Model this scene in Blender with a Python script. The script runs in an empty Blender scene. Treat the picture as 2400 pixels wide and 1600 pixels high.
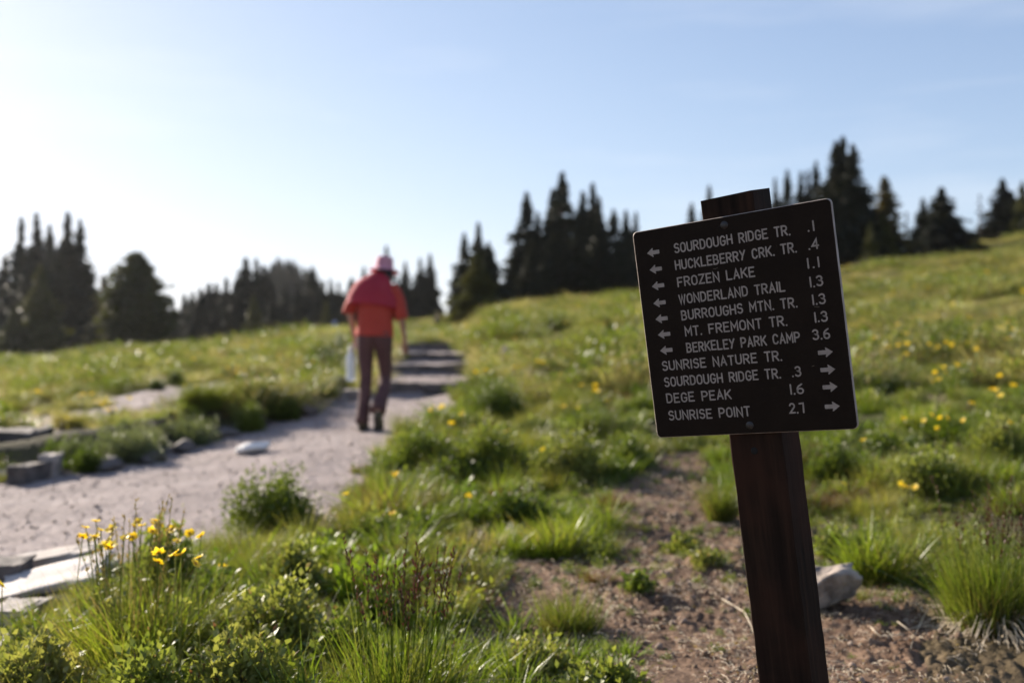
import bpy, math, random
import numpy as np
from mathutils import Vector, Matrix

SC = bpy.context.scene
COL = SC.collection
rad = math.radians

# ------------------------------------------------------------------ camera
CAMZ = 1.02
F = 2333.0                       # focal length in pixels of a 2400 px wide frame (35 mm lens)
cam = bpy.data.cameras.new("camera")
cam_o = bpy.data.objects.new("camera", cam)
COL.objects.link(cam_o)
cam_o.location = (0, 0, CAMZ)
cam_o.rotation_euler = (rad(90), 0, 0)
cam.sensor_width = 36
cam.lens = 35
cam.clip_start = 0.05
cam.clip_end = 6000
cam.dof.use_dof = True
cam.dof.focus_distance = 2.12
cam.dof.aperture_fstop = 2.1
cam.dof.aperture_blades = 0
SC.camera = cam_o

# ------------------------------------------------------------------ light
SUN_AZ = rad(-47)                # left of the view direction
SUN_EL = rad(23)
world = bpy.data.worlds.new("World")
SC.world = world
world.use_nodes = True
wn = world.node_tree.nodes
wl = world.node_tree.links
wn.clear()
sky = wn.new("ShaderNodeTexSky")
sky.sky_type = 'NISHITA'
sky.sun_disc = False
sky.sun_elevation = SUN_EL
sky.sun_rotation = SUN_AZ
sky.altitude = 1500
sky.air_density = 1.0
sky.dust_density = 1.6
sky.ozone_density = 1.6
bg = wn.new("ShaderNodeBackground")
bg.inputs[1].default_value = 0.105
wo = wn.new("ShaderNodeOutputWorld")
# soft shoulder on the sky's radiance (bright sky near the sun tends to white), slight lavender tint
hs = wn.new("ShaderNodeHueSaturation"); hs.inputs['Saturation'].default_value = .93
wl.new(sky.outputs[0], hs.inputs['Color'])
sx = wn.new("ShaderNodeSeparateColor"); wl.new(hs.outputs[0], sx.inputs[0])
cx = wn.new("ShaderNodeCombineColor")
KS = 0.203
for ci, (tint, amp) in enumerate(((1.28, .98), (1.22, 1.03), (1.22, 1.13))):
    m1 = wn.new("ShaderNodeMath"); m1.operation = 'MULTIPLY'; m1.inputs[1].default_value = -KS * .80 * tint
    m2 = wn.new("ShaderNodeMath"); m2.operation = 'EXPONENT'
    m3 = wn.new("ShaderNodeMath"); m3.operation = 'SUBTRACT'; m3.inputs[0].default_value = 1.0
    m4 = wn.new("ShaderNodeMath"); m4.operation = 'MULTIPLY'; m4.inputs[1].default_value = amp / KS
    wl.new(sx.outputs[ci], m1.inputs[0]); wl.new(m1.outputs[0], m2.inputs[0]); wl.new(m2.outputs[0], m3.inputs[1])
    wl.new(m3.outputs[0], m4.inputs[0]); wl.new(m4.outputs[0], cx.inputs[ci])
# very faint high cirrus over the whole sky
tcw = wn.new("ShaderNodeTexCoord"); mpw = wn.new("ShaderNodeMapping"); mpw.inputs['Scale'].default_value = (1.2, 1.2, 9.0); mpw.inputs['Rotation'].default_value = (0.1, 0.06, 0)
wl.new(tcw.outputs['Generated'], mpw.inputs[0])
nzw = wn.new("ShaderNodeTexNoise"); nzw.inputs['Scale'].default_value = 2.2; nzw.inputs['Detail'].default_value = 6; wl.new(mpw.outputs[0], nzw.inputs['Vector'])
mrw = wn.new("ShaderNodeMapRange"); mrw.inputs[1].default_value = .5; mrw.inputs[2].default_value = .75; mrw.inputs[3].default_value = 0; mrw.inputs[4].default_value = .22; wl.new(nzw.outputs[0], mrw.inputs[0])
mxw = wn.new("ShaderNodeMix"); mxw.data_type = 'RGBA'; mxw.inputs[7].default_value = (4.4, 4.5, 4.7, 1)
wl.new(mrw.outputs[0], mxw.inputs[0]); wl.new(cx.outputs[0], mxw.inputs[6])
wl.new(mxw.outputs[2], bg.inputs[0])
wl.new(bg.outputs[0], wo.inputs[0])

sun = bpy.data.lights.new("sun", 'SUN')
sun.energy = 5.0
sun.angle = rad(0.53)
sun.color = (1.0, 0.89, 0.75)
sun_o = bpy.data.objects.new("sun", sun)
COL.objects.link(sun_o)
sdir = Vector((math.sin(SUN_AZ) * math.cos(SUN_EL), math.cos(SUN_AZ) * math.cos(SUN_EL), math.sin(SUN_EL)))
sun_o.rotation_euler = sdir.to_track_quat('Z', 'Y').to_euler()

SC.view_settings.view_transform = 'Standard'
SC.view_settings.look = 'None'
SC.view_settings.exposure = 1.24
SC.view_settings.gamma = 1.0
SC.view_settings.use_curve_mapping = False
SC.cycles.use_denoising = True
SC.cycles.max_bounces = 8
SC.cycles.transparent_max_bounces = 8
SC.cycles.transmission_bounces = 4
SC.cycles.sample_clamp_indirect = 6.0

# ------------------------------------------------------------------ helpers: meshes
def mk_mesh(name, V, Fc, mats=(), midx=None, smooth=False):
    """V (n,3); Fc: (m,4) or (m,3) array, or a list of lists"""
    me = bpy.data.meshes.new(name)
    if isinstance(Fc, np.ndarray):
        V = np.asarray(V, dtype=np.float32)
        n, k = Fc.shape
        me.vertices.add(len(V)); me.vertices.foreach_set("co", V.ravel())
        me.loops.add(n * k); me.loops.foreach_set("vertex_index", Fc.astype(np.int32).ravel())
        me.polygons.add(n)
        me.polygons.foreach_set("loop_start", np.arange(0, n * k, k, dtype=np.int32))
        try:
            me.polygons.foreach_set("loop_total", np.full(n, k, dtype=np.int32))
        except Exception:
            pass
        me.update(calc_edges=True)
    else:
        me.from_pydata([tuple(v) for v in V], [], [tuple(int(i) for i in f) for f in Fc])
    for m in mats:
        me.materials.append(m)
    if midx is not None:
        me.polygons.foreach_set("material_index", np.asarray(midx, dtype=np.int32))
    if smooth:
        me.polygons.foreach_set("use_smooth", np.ones(len(me.polygons), dtype=bool))
    me.update()
    return me

class MB:
    """collects quads/tris with material indices"""
    def __init__(s):
        s.V = []; s.F = []; s.M = []; s.n = 0
    def add(s, V, Fc, m=0):
        s.V.append(np.asarray(V, dtype=float).reshape(-1, 3))
        Fc = np.asarray(Fc, dtype=int)
        if Fc.shape[1] == 3:
            Fc = np.concatenate([Fc, Fc[:, 2:3]], 1)
        s.F.append(Fc + s.n); s.M.append(np.full(len(Fc), m)); s.n += len(s.V[-1])
        return s
    def mesh(s, name, mats, smooth=False):
        V = np.concatenate(s.V); Fc = np.concatenate(s.F); M = np.concatenate(s.M)
        quad = Fc[:, 2] != Fc[:, 3]
        if quad.all():
            return mk_mesh(name, V, Fc, mats, M, smooth)
        if not quad.any():
            return mk_mesh(name, V, Fc[:, :3], mats, M, smooth)
        me = bpy.data.meshes.new(name)
        me.vertices.add(len(V)); me.vertices.foreach_set("co", V.astype(np.float32).ravel())
        tot = np.where(quad, 4, 3)
        st = np.concatenate([[0], np.cumsum(tot)[:-1]])
        keep = np.ones(Fc.shape, bool); keep[~quad, 3] = False
        li = Fc[keep]
        me.loops.add(len(li)); me.loops.foreach_set("vertex_index", li.astype(np.int32))
        me.polygons.add(len(Fc)); me.polygons.foreach_set("loop_start", st.astype(np.int32))
        try:
            me.polygons.foreach_set("loop_total", tot.astype(np.int32))
        except Exception:
            pass
        me.update(calc_edges=True)
        for m in mats:
            me.materials.append(m)
        me.polygons.foreach_set("material_index", M.astype(np.int32))
        if smooth:
            me.polygons.foreach_set("use_smooth", np.ones(len(me.polygons), dtype=bool))
        me.update()
        return me

def obj(name, me, parent=None, loc=(0, 0, 0), rot=(0, 0, 0), scale=(1, 1, 1)):
    o = bpy.data.objects.new(name, me)
    COL.objects.link(o)
    o.location = loc; o.rotation_euler = rot; o.scale = scale
    if parent is not None:
        o.parent = parent
    return o

def tag(o, label=None, cat=None, group=None, kind=None):
    if label: o["label"] = label
    if cat: o["category"] = cat
    if group: o["group"] = group
    if kind: o["kind"] = kind
    return o

def thing(name, label, cat, loc=(0, 0, 0), rot=(0, 0, 0), group=None):
    return tag(obj(name, None, None, loc, rot), label, cat, group)

def norm(a):
    return a / np.maximum(np.linalg.norm(a, axis=-1, keepdims=True), 1e-9)

def loft(C, R1, R2, seg=20, up=(0, 1, 0), cap=True):
    """elliptic tube along points C; R1 across, R2 along the 'up' hint"""
    C = np.asarray(C, float); n = len(C)
    R1 = np.broadcast_to(np.asarray(R1, float), (n,)); R2 = np.broadcast_to(np.asarray(R2, float), (n,))
    T = norm(np.gradient(C, axis=0))
    U = np.asarray(up, float)[None] - T * (T @ np.asarray(up, float))[:, None]
    U = norm(U); A = np.cross(U, T)
    a = np.linspace(0, 2 * math.pi, seg, endpoint=False)
    V = C[:, None] + A[:, None] * (np.cos(a)[None, :, None] * R1[:, None, None]) + U[:, None] * (np.sin(a)[None, :, None] * R2[:, None, None])
    V = V.reshape(-1, 3)
    i, j = np.meshgrid(np.arange(n - 1), np.arange(seg), indexing='ij')
    Fq = np.stack([i * seg + j, i * seg + (j + 1) % seg, (i + 1) * seg + (j + 1) % seg, (i + 1) * seg + j], -1).reshape(-1, 4)
    if cap:
        V = np.concatenate([V, C[:1], C[-1:]])
        b = n * seg
        k = np.arange(seg)
        f0 = np.stack([np.full(seg, b), (k + 1) % seg, k, k], 1)
        f1 = np.stack([np.full(seg, b + 1), (n - 1) * seg + k, (n - 1) * seg + (k + 1) % seg, (n - 1) * seg + (k + 1) % seg], 1)
        Fq = np.concatenate([Fq, f0, f1])
    return V, Fq

# ------------------------------------------------------------------ noise
def _hash(ix, iy, seed):
    h = (ix.astype(np.int64) * 374761393 + iy.astype(np.int64) * 668265263 + seed * 1442695041) & 0x7fffffff
    h = ((h ^ (h >> 13)) * 1274126177) & 0x7fffffff
    h = (h ^ (h >> 16)) & 0x7fffffff
    return (h % 100003) / 100003.0

def vnoise(x, y, seed=0):
    x = np.asarray(x, float); y = np.asarray(y, float)
    ix = np.floor(x); iy = np.floor(y); fx = x - ix; fy = y - iy
    fx = fx * fx * (3 - 2 * fx); fy = fy * fy * (3 - 2 * fy)
    a = _hash(ix, iy, seed); b = _hash(ix + 1, iy, seed); c = _hash(ix, iy + 1, seed); d = _hash(ix + 1, iy + 1, seed)
    return (a * (1 - fx) + b * fx) * (1 - fy) + (c * (1 - fx) + d * fx) * fy - 0.5

def fbm(x, y, seed=0, octv=3):
    s = 0; a = 1.0
    for k in range(octv):
        s = s + a * vnoise(x * 2 ** k, y * 2 ** k, seed + k * 17); a *= 0.5
    return s

# ------------------------------------------------------------------ terrain heights (metres) by bearing column and distance
CT = {
    0:    [(0, 0), (4, -.02), (7, -.05), (10, -.03), (13, 0), (25, -.05), (50, -.2), (80, -.5), (100, -.85), (130, -2), (260, 3), (500, -20)],
    400:  [(0, 0), (5.5, 0), (9, .02), (14, .30), (25, .45), (50, .55), (80, .35), (100, .1), (130, 0), (260, 9), (500, -20)],
    700:  [(0, 0), (5.5, .02), (9, .12), (13, .33), (20, .55), (40, 1.1), (70, 1.45), (85, 1.5), (110, .5), (140, .5), (260, 14), (500, -20)],
    850:  [(0, 0), (6, .03), (9.6, .156), (12.5, .30), (16.3, .46), (20, .6), (25, .85), (50, 1.15), (70, 1.35), (100, 2.65), (130, 1.5), (260, 8), (500, -20)],
    1000: [(0, 0), (6, .03), (9.6, .2), (12.5, .34), (16.3, .5), (20, .64), (25, .88), (50, 1.0), (70, 1.1), (80, 1.7), (100, 3.4), (130, 3.0), (260, 4), (500, -20)],
    1100: [(0, 0), (5, .02), (8, .12), (12, .40), (16.3, .62), (20, .8), (25, 1.0), (35, 1.3), (50, 1.75), (70, 2.4), (100, 3.6), (130, 3.0), (500, -20)],
    1200: [(0, 0), (5, .02), (8, .14), (12, .47), (20, 1.0), (35, 1.9), (50, 2.8), (65, 3.0), (130, 2.0), (500, -20)],
    1480: [(0, 0), (5, .03), (8, .25), (12, .6), (20, 1.2), (35, 2.15), (50, 3.2), (65, 3.4), (130, 3), (500, -20)],
    2000: [(0, 0), (3, 0), (5, .05), (8, .33), (12, .75), (20, 1.5), (35, 3.0), (50, 4.65), (56, 4.7), (80, 7.4), (110, 7.4), (500, -10)],
    2400: [(0, 0), (3, 0), (5, .08), (8, .45), (12, .95), (20, 1.9), (35, 3.7), (50, 5.5), (57, 5.6), (80, 9.4), (110, 10), (500, -5)],
}
_pc = np.array(sorted(CT))
_D = np.concatenate([[0], np.geomspace(0.5, 1600, 300)])
_rows = np.array([np.interp(_D, *zip(*CT[k])) for k in _pc])
_PX = np.linspace(-400, 2800, 161)
_tab = np.array([np.interp(_PX, _pc, _rows[:, j]) for j in range(len(_D))]).T
_k = np.hanning(9); _k /= _k.sum()
_pad = np.pad(_tab, ((4, 4), (0, 0)), mode='edge')
_tab = np.array([np.convolve(_pad[:, j], _k, 'valid') for j in range(_tab.shape[1])]).T
_k = np.hanning(7); _k /= _k.sum()
_pad = np.pad(_tab, ((0, 0), (3, 3)), mode='edge')
_tab = np.array([np.convolve(_pad[i], _k, 'valid') for i in range(_tab.shape[0])])

STEPS = [(12.5, .46, -1.60, -.52), (16.3, .60, -2.10, -.72), (19.9, .74, -2.32, -.88), (25.0, .91, -2.66, -1.08)]

def base_h(x, y):
    x = np.asarray(x, float); y = np.asarray(y, float)
    th = np.arctan2(x, y); r = np.hypot(x, y)
    tc = np.clip(th, -rad(33), rad(33))
    d = r * np.cos(tc)
    px = np.clip(1200 + F * np.tan(tc), _PX[0], _PX[-1] - 1e-6)
    fi = (px - _PX[0]) / (_PX[1] - _PX[0]); i = np.floor(fi).astype(int); fi = fi - i
    lj = np.clip(np.interp(d, _D, np.arange(len(_D))), 0, len(_D) - 1.0001); j = np.floor(lj).astype(int); fj = lj - j
    z = (_tab[i, j] * (1 - fi) + _tab[i + 1, j] * fi) * (1 - fj) + (_tab[i, j + 1] * (1 - fi) + _tab[i + 1, j + 1] * fi) * fj
    w = np.clip((np.abs(th) - rad(80)) / rad(70), 0, 1); w = w * w * (3 - 2 * w)
    z = z * (1 - w)
    # trail steps
    xl = np.interp(y, [12.5, 16.3, 19.9, 25, 32], [-1.62, -2.12, -2.34, -2.68, -3.2])
    xr = np.interp(y, [12.5, 16.3, 19.9, 25, 32], [-.50, -.70, -.86, -1.06, -1.6])
    zs = np.interp(y, [12.45, 12.55, 16.25, 16.35, 19.85, 19.95, 24.95, 25.05, 32], [.30, .455, .47, .60, .61, .74, .76, .905, 1.0])
    e = np.clip(np.minimum(x - xl, xr - x) / .15 + .5, 0, 1) * ((y > 12.4) & (y < 32))
    return z * (1 - e) + zs * e

def hit(px, py, h=0.0):
    """the place on the ground that is seen at pixel px,py of the 2400x1600 photograph (raised by h)"""
    u = (px - 1200) / F; e = (800 - py) / F
    d = np.geomspace(1.2, 300, 6000)
    g = base_h(u * d, d) + h - (CAMZ + e * d)
    k = np.argmax(g > 0)
    if g[k] <= 0:
        k = np.argmax(g)
    return np.array([u * d[k], d[k], float(base_h(u * d[k], d[k]))])

def in_poly(x, y, P):
    P = np.asarray(P); x = np.asarray(x); y = np.asarray(y)
    c = np.zeros(x.shape, bool)
    n = len(P); j = n - 1
    for i in range(n):
        xi, yi = P[i]; xj, yj = P[j]
        with np.errstate(divide='ignore', invalid='ignore'):
            t = ((yi > y) != (yj > y)) & (x < (xj - xi) * (y - yi) / (yj - yi + 1e-12) + xi)
        c ^= t; j = i
    return c

def wpoly(pts):
    return np.array([hit(a, b)[:2] for a, b in pts])

PATH = wpoly([(-420, 1225), (-150, 1165), (0, 1130), (120, 1112), (270, 1085), (400, 1052), (560, 1012), (700, 967), (785, 932), (850, 922), (905, 925),
              (1098, 936), (1078, 960), (1008, 992), (945, 1022), (898, 1068), (874, 1116), (814, 1164), (750, 1210), (655, 1252), (490, 1290), (340, 1325), (200, 1345), (60, 1365), (-150, 1440), (-420, 1520)])
LOW = wpoly([(-300, 968), (0, 978), (130, 975), (250, 953), (268, 930), (400, 903), (520, 893), (640, 882), (700, 866), (722, 888), (690, 912), (560, 924),
             (430, 938), (330, 956), (295, 975), (180, 1010), (100, 1026), (-120, 1040), (-300, 1060)])
SOIL = wpoly([(1560, 1075), (1640, 1062), (1672, 1110), (1685, 1200), (1890, 1250), (1900, 1340), (2010, 1345), (2130, 1390), (2205, 1450),
              (2215, 1520), (2160, 1590), (2180, 1700), (1560, 1700), (1440, 1600), (1500, 1520), (1420, 1490), (1330, 1500), (1180, 1530), (1080, 1580), (1060, 1500), (1130, 1420), (1200, 1330),
              (1250, 1305), (1400, 1310), (1440, 1260), (1440, 1200), (1480, 1120)])
SOIL2 = wpoly([(740, 1180), (860, 1120), (880, 1160), (790, 1230), (730, 1260), (690, 1250)])
SOIL3 = wpoly([(1090, 1250), (1150, 1230), (1170, 1290), (1100, 1300)])

def masks(x, y):
    w = 0.10 * fbm(x * 3, y * 3, 5); w2 = 0.10 * fbm(x * 3 + 40, y * 3, 9)
    sc = np.clip(y / 5, .5, 2)
    p = in_poly(x + w * sc, y + w2 * sc, PATH) | in_poly(x + w * sc, y + w2 * sc * 2, LOW)
    xl = np.interp(y, [12.5, 16.3, 19.9, 25, 32], [-1.70, -2.20, -2.45, -2.80, -3.3]); xr = np.interp(y, [12.5, 16.3, 19.9, 25, 32], [-.40, -.58, -.72, -.90, -1.4])
    p |= (x > xl) & (x < xr) & (y > 11.5) & (y < 29)
    s = in_poly(x + w, y + w2 * 1.5, SOIL) | in_poly(x + w, y + w2 * 2, SOIL2) | in_poly(x + w, y + w2, SOIL3)
    return p, s & ~p

STRIP = wpoly([(-300, 1130), (60, 1090), (150, 1068), (300, 1040), (420, 1018), (560, 978), (700, 940), (800, 915), (800, 905), (700, 915), (560, 930), (430, 950), (300, 985), (180, 1022), (60, 1045), (-300, 1075)])
def _segd(x, y, P):
    d = np.full(np.shape(x), 9.0)
    for a, b in zip(P[:-1], P[1:]):
        ab = b - a; t = np.clip(((x - a[0]) * ab[0] + (y - a[1]) * ab[1]) / (ab @ ab), 0, 1)
        d = np.minimum(d, np.hypot(x - a[0] - t * ab[0], y - a[1] - t * ab[1]))
    return d
CLEAR1 = wpoly([(-150, 1290), (190, 1285), (215, 1400), (60, 1500), (40, 1600), (-150, 1620)])
CLEAR2 = wpoly([(2110, 1440), (2200, 1400), (2500, 1440), (2500, 1660), (2150, 1640)])
RIDGE = wpoly([(-200, 1122), (120, 1085), (280, 1060), (420, 1028), (560, 988), (680, 948), (790, 922)])

def ground_detail(x, y):
    r = np.hypot(x, y)
    p, s = masks(x, y)
    bank = .24 * np.exp(-(_segd(x, y, RIDGE) / .33) ** 2) * (~p)
    n1 = fbm(x * 1.7, y * 1.7, 3, 2) * 0.05
    cl = vnoise(x * 16, y * 16, 21); cl2 = vnoise(x * 38, y * 38, 22); cl3 = vnoise(x * 85, y * 85, 23)
    near = np.clip((11 - r) / 5, 0, 1)
    cov = np.clip(fbm(x * 2.2, y * 2.2, 31, 2) + .55, 0.15, 1)
    soil = (np.abs(cl) * .060 + np.abs(cl2) * .042 + cl3 * .013) * cov
    z = np.where(p, n1 * .35 + cl * .012 + cl2 * .011 + cl3 * .006, n1 + bank + soil * near)
    return z, p, s

# ------------------------------------------------------------------ materials
def new_mat(name):
    m = bpy.data.materials.new(name)
    m.use_nodes = True
    nt = m.node_tree
    nt.nodes.clear()
    return m, nt.nodes, nt.links

def N(ns, t, **kw):
    n = ns.new(t)
    for k, v in kw.items():
        if k.startswith('i_'):
            n.inputs[int(k[2:])].default_value = v
        else:
            setattr(n, k, v)
    return n

def ramp(ns, stops):
    r = ns.new("ShaderNodeValToRGB")
    el = r.color_ramp.elements
    while len(el) > 1:
        el.remove(el[-1])
    el[0].position = stops[0][0]; el[0].color = (*stops[0][1], 1)
    for p, c in stops[1:]:
        e = el.new(p); e.color = (*c, 1)
    return r

def leaf_mat(name, cols, transl=0.45, rough=0.42, tcol=1.5, scale=1.3, var=.9):
    """two-sided leaf: glossy front plus light coming through; colour varies by piece and by place"""
    m, ns, l = new_mat(name)
    oi = N(ns, "ShaderNodeObjectInfo")
    geo = N(ns, "ShaderNodeNewGeometry")
    nz = N(ns, "ShaderNodeTexNoise"); nz.inputs['Scale'].default_value = scale; nz.inputs['Detail'].default_value = 3
    l.new(geo.outputs['Position'], nz.inputs['Vector'])
    nz2 = N(ns, "ShaderNodeTexNoise"); nz2.inputs['Scale'].default_value = 30; nz2.inputs['Detail'].default_value = 1
    l.new(geo.outputs['Position'], nz2.inputs['Vector'])
    a = N(ns, "ShaderNodeMath", operation='MULTIPLY_ADD', i_1=.35, i_2=-.18); l.new(oi.outputs['Random'], a.inputs[0])
    b = N(ns, "ShaderNodeMath", operation='MULTIPLY_ADD', i_1=var); l.new(nz.outputs[0], b.inputs[0]); l.new(a.outputs[0], b.inputs[2])
    c = N(ns, "ShaderNodeMath", operation='MULTIPLY_ADD', i_1=.5); l.new(nz2.outputs[0], c.inputs[0]); l.new(b.outputs[0], c.inputs[2])
    d = N(ns, "ShaderNodeMath", operation='SUBTRACT', i_1=.2 + (var - .9) * .5); l.new(c.outputs[0], d.inputs[0])
    n = len(cols)
    r = ramp(ns, [(0.18 + 0.64 * i / (n - 1), cc) for i, cc in enumerate(cols)])
    l.new(d.outputs[0], r.inputs[0])
    p = N(ns, "ShaderNodeBsdfPrincipled")
    p.inputs['Roughness'].default_value = rough
    p.inputs['Specular IOR Level'].default_value = 0.45
    l.new(r.outputs[0], p.inputs['Base Color'])
    t = N(ns, "ShaderNodeBsdfTranslucent")
    mu = N(ns, "ShaderNodeMix", data_type='RGBA', blend_type='MULTIPLY')
    mu.inputs[0].default_value = 1
    l.new(r.outputs[0], mu.inputs[6]); mu.inputs[7].default_value = (tcol * 1.05, tcol * 1.05, tcol * .55, 1)
    l.new(mu.outputs[2], t.inputs[0])
    mx = N(ns, "ShaderNodeMixShader"); mx.inputs[0].default_value = transl
    l.new(p.outputs[0], mx.inputs[1]); l.new(t.outputs[0], mx.inputs[2])
    o = N(ns, "ShaderNodeOutputMaterial"); l.new(mx.outputs[0], o.inputs[0])
    return m

def simple_mat(name, c1, c2, scale=8, rough=.7, bump=.0, bscale=60, spec=.5, stretch=(1, 1, 1), metal=0.0, detail=4):
    m, ns, l = new_mat(name)
    tc = N(ns, "ShaderNodeTexCoord")
    mp = N(ns, "ShaderNodeMapping"); mp.inputs['Scale'].default_value = stretch
    l.new(tc.outputs['Object'], mp.inputs[0])
    nz = N(ns, "ShaderNodeTexNoise"); nz.inputs['Scale'].default_value = scale; nz.inputs['Detail'].default_value = detail
    l.new(mp.outputs[0], nz.inputs['Vector'])
    r = ramp(ns, [(.32, c1), (.68, c2)])
    l.new(nz.outputs[0], r.inputs[0])
    p = N(ns, "ShaderNodeBsdfPrincipled")
    p.inputs['Roughness'].default_value = rough; p.inputs['Specular IOR Level'].default_value = spec
    p.inputs['Metallic'].default_value = metal
    l.new(r.outputs[0], p.inputs['Base Color'])
    if bump:
        n2 = N(ns, "ShaderNodeTexNoise"); n2.inputs['Scale'].default_value = bscale; n2.inputs['Detail'].default_value = 5
        l.new(mp.outputs[0], n2.inputs['Vector'])
        b = N(ns, "ShaderNodeBump"); b.inputs['Strength'].default_value = bump; b.inputs['Distance'].default_value = .01
        l.new(n2.outputs[0], b.inputs['Height']); l.new(b.outputs[0], p.inputs['Normal'])
    o = N(ns, "ShaderNodeOutputMaterial"); l.new(p.outputs[0], o.inputs[0])
    return m

M = {}
M['grass'] = leaf_mat('grass_blades', [(0.055, 0.081, 0.012), (0.110, 0.135, 0.022), (0.176, 0.183, 0.040), (0.286, 0.238, 0.080)], 0.42, .4)
M['meadow'] = leaf_mat('meadow_blades', [(0.081, 0.098, 0.036), (0.199, 0.203, 0.071), (0.328, 0.300, 0.144), (0.515, 0.441, 0.303)], 0.42, .45, 1.5, .7, 1.9)
M['lush'] = leaf_mat('lush_blades', [(0.054, 0.090, 0.010), (0.109, 0.160, 0.016), (0.185, 0.213, 0.030)], 0.45, .38)
M['leaf'] = leaf_mat('herb_leaves', [(0.058, 0.089, 0.014), (0.116, 0.154, 0.027), (0.198, 0.218, 0.058), (0.291, 0.272, 0.104)], 0.38, .5)
M['bushleaf'] = leaf_mat('bush_leaves', [(0.052, 0.079, 0.012), (0.103, 0.137, 0.021), (0.177, 0.196, 0.033)], 0.36, .5)
M['darkleaf'] = leaf_mat('dark_leaves', [(.025, .04, .008), (.045, .065, .014), (.08, .10, .025)], .3, .45)
M['broad'] = leaf_mat('broad_leaves', [(0.064, 0.112, 0.012), (0.129, 0.191, 0.018), (0.204, 0.246, 0.036)], 0.45, .38)
M['sage'] = leaf_mat('grey_leaves', [(0.081, 0.105, 0.045), (0.135, 0.157, 0.081), (0.216, 0.227, 0.144)], 0.36, .5)
M['dry'] = leaf_mat('dry_blades', [(.13, .08, .035), (.24, .17, .08), (.38, .30, .17)], .35, .6, 1.1)
M['red'] = leaf_mat('reddish_stems', [(.09, .035, .02), (.15, .06, .03), (.20, .11, .05)], .3, .6, 1.1)
M['seed'] = leaf_mat('purple_seed_heads', [(.05, .018, .018), (.09, .035, .03), (.15, .08, .05)], .25, .6, 1.1)
M['straw'] = simple_mat('straw', (.42, .34, .24), (.66, .56, .42), 20, .6)
M['needle'] = leaf_mat('fir_needles', [(.010, .012, .006), (.018, .022, .009), (.034, .036, .014)], .12, .6, 1.2, .6)
M['needle2'] = leaf_mat('pine_needles', [(0.041, 0.047, 0.012), (0.081, 0.081, 0.019), (0.149, 0.130, 0.036)], .25, .6, 1.3, .6)
M['needle3'] = leaf_mat('pale_needles', [(.06, .048, .018), (.11, .088, .03), (.17, .125, .05)], .3, .6, 1.3, .6)
M['bark'] = simple_mat('bark', (.06, .04, .03), (.13, .09, .07), 12, .9, .5, 30)
M['petal'] = leaf_mat('yellow_petals', [(.84, .60, .02), (.90, .68, .04), (.92, .75, .12)], .5, .5, 1.1)
M['centre'] = simple_mat('flower_centre', (.45, .20, .01), (.6, .32, .02), 300, .7)
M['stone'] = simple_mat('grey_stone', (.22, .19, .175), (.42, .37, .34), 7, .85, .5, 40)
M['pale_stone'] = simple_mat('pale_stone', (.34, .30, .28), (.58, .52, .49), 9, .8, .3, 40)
M['white_stone'] = simple_mat('white_stone', (.72, .69, .66), (.82, .80, .78), 6, .7, .2, 40)
M['rock'] = simple_mat('speckled_rock', (.11, .088, .072), (.44, .36, .30), 11, .85, 1.0, 45, detail=10)
M['shaded_stone'] = simple_mat('shaded_stone', (.05, .042, .04), (.14, .118, .108), 7, .85, .5, 40)  # darker copy of the grey stone, shade put into its colour
M['pebble'] = simple_mat('pebbles', (.17, .12, .09), (.36, .27, .21), 20, .85)
M['clod'] = simple_mat('soil_clods', (.10, .062, .04), (.20, .135, .09), 20, .95)

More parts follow.
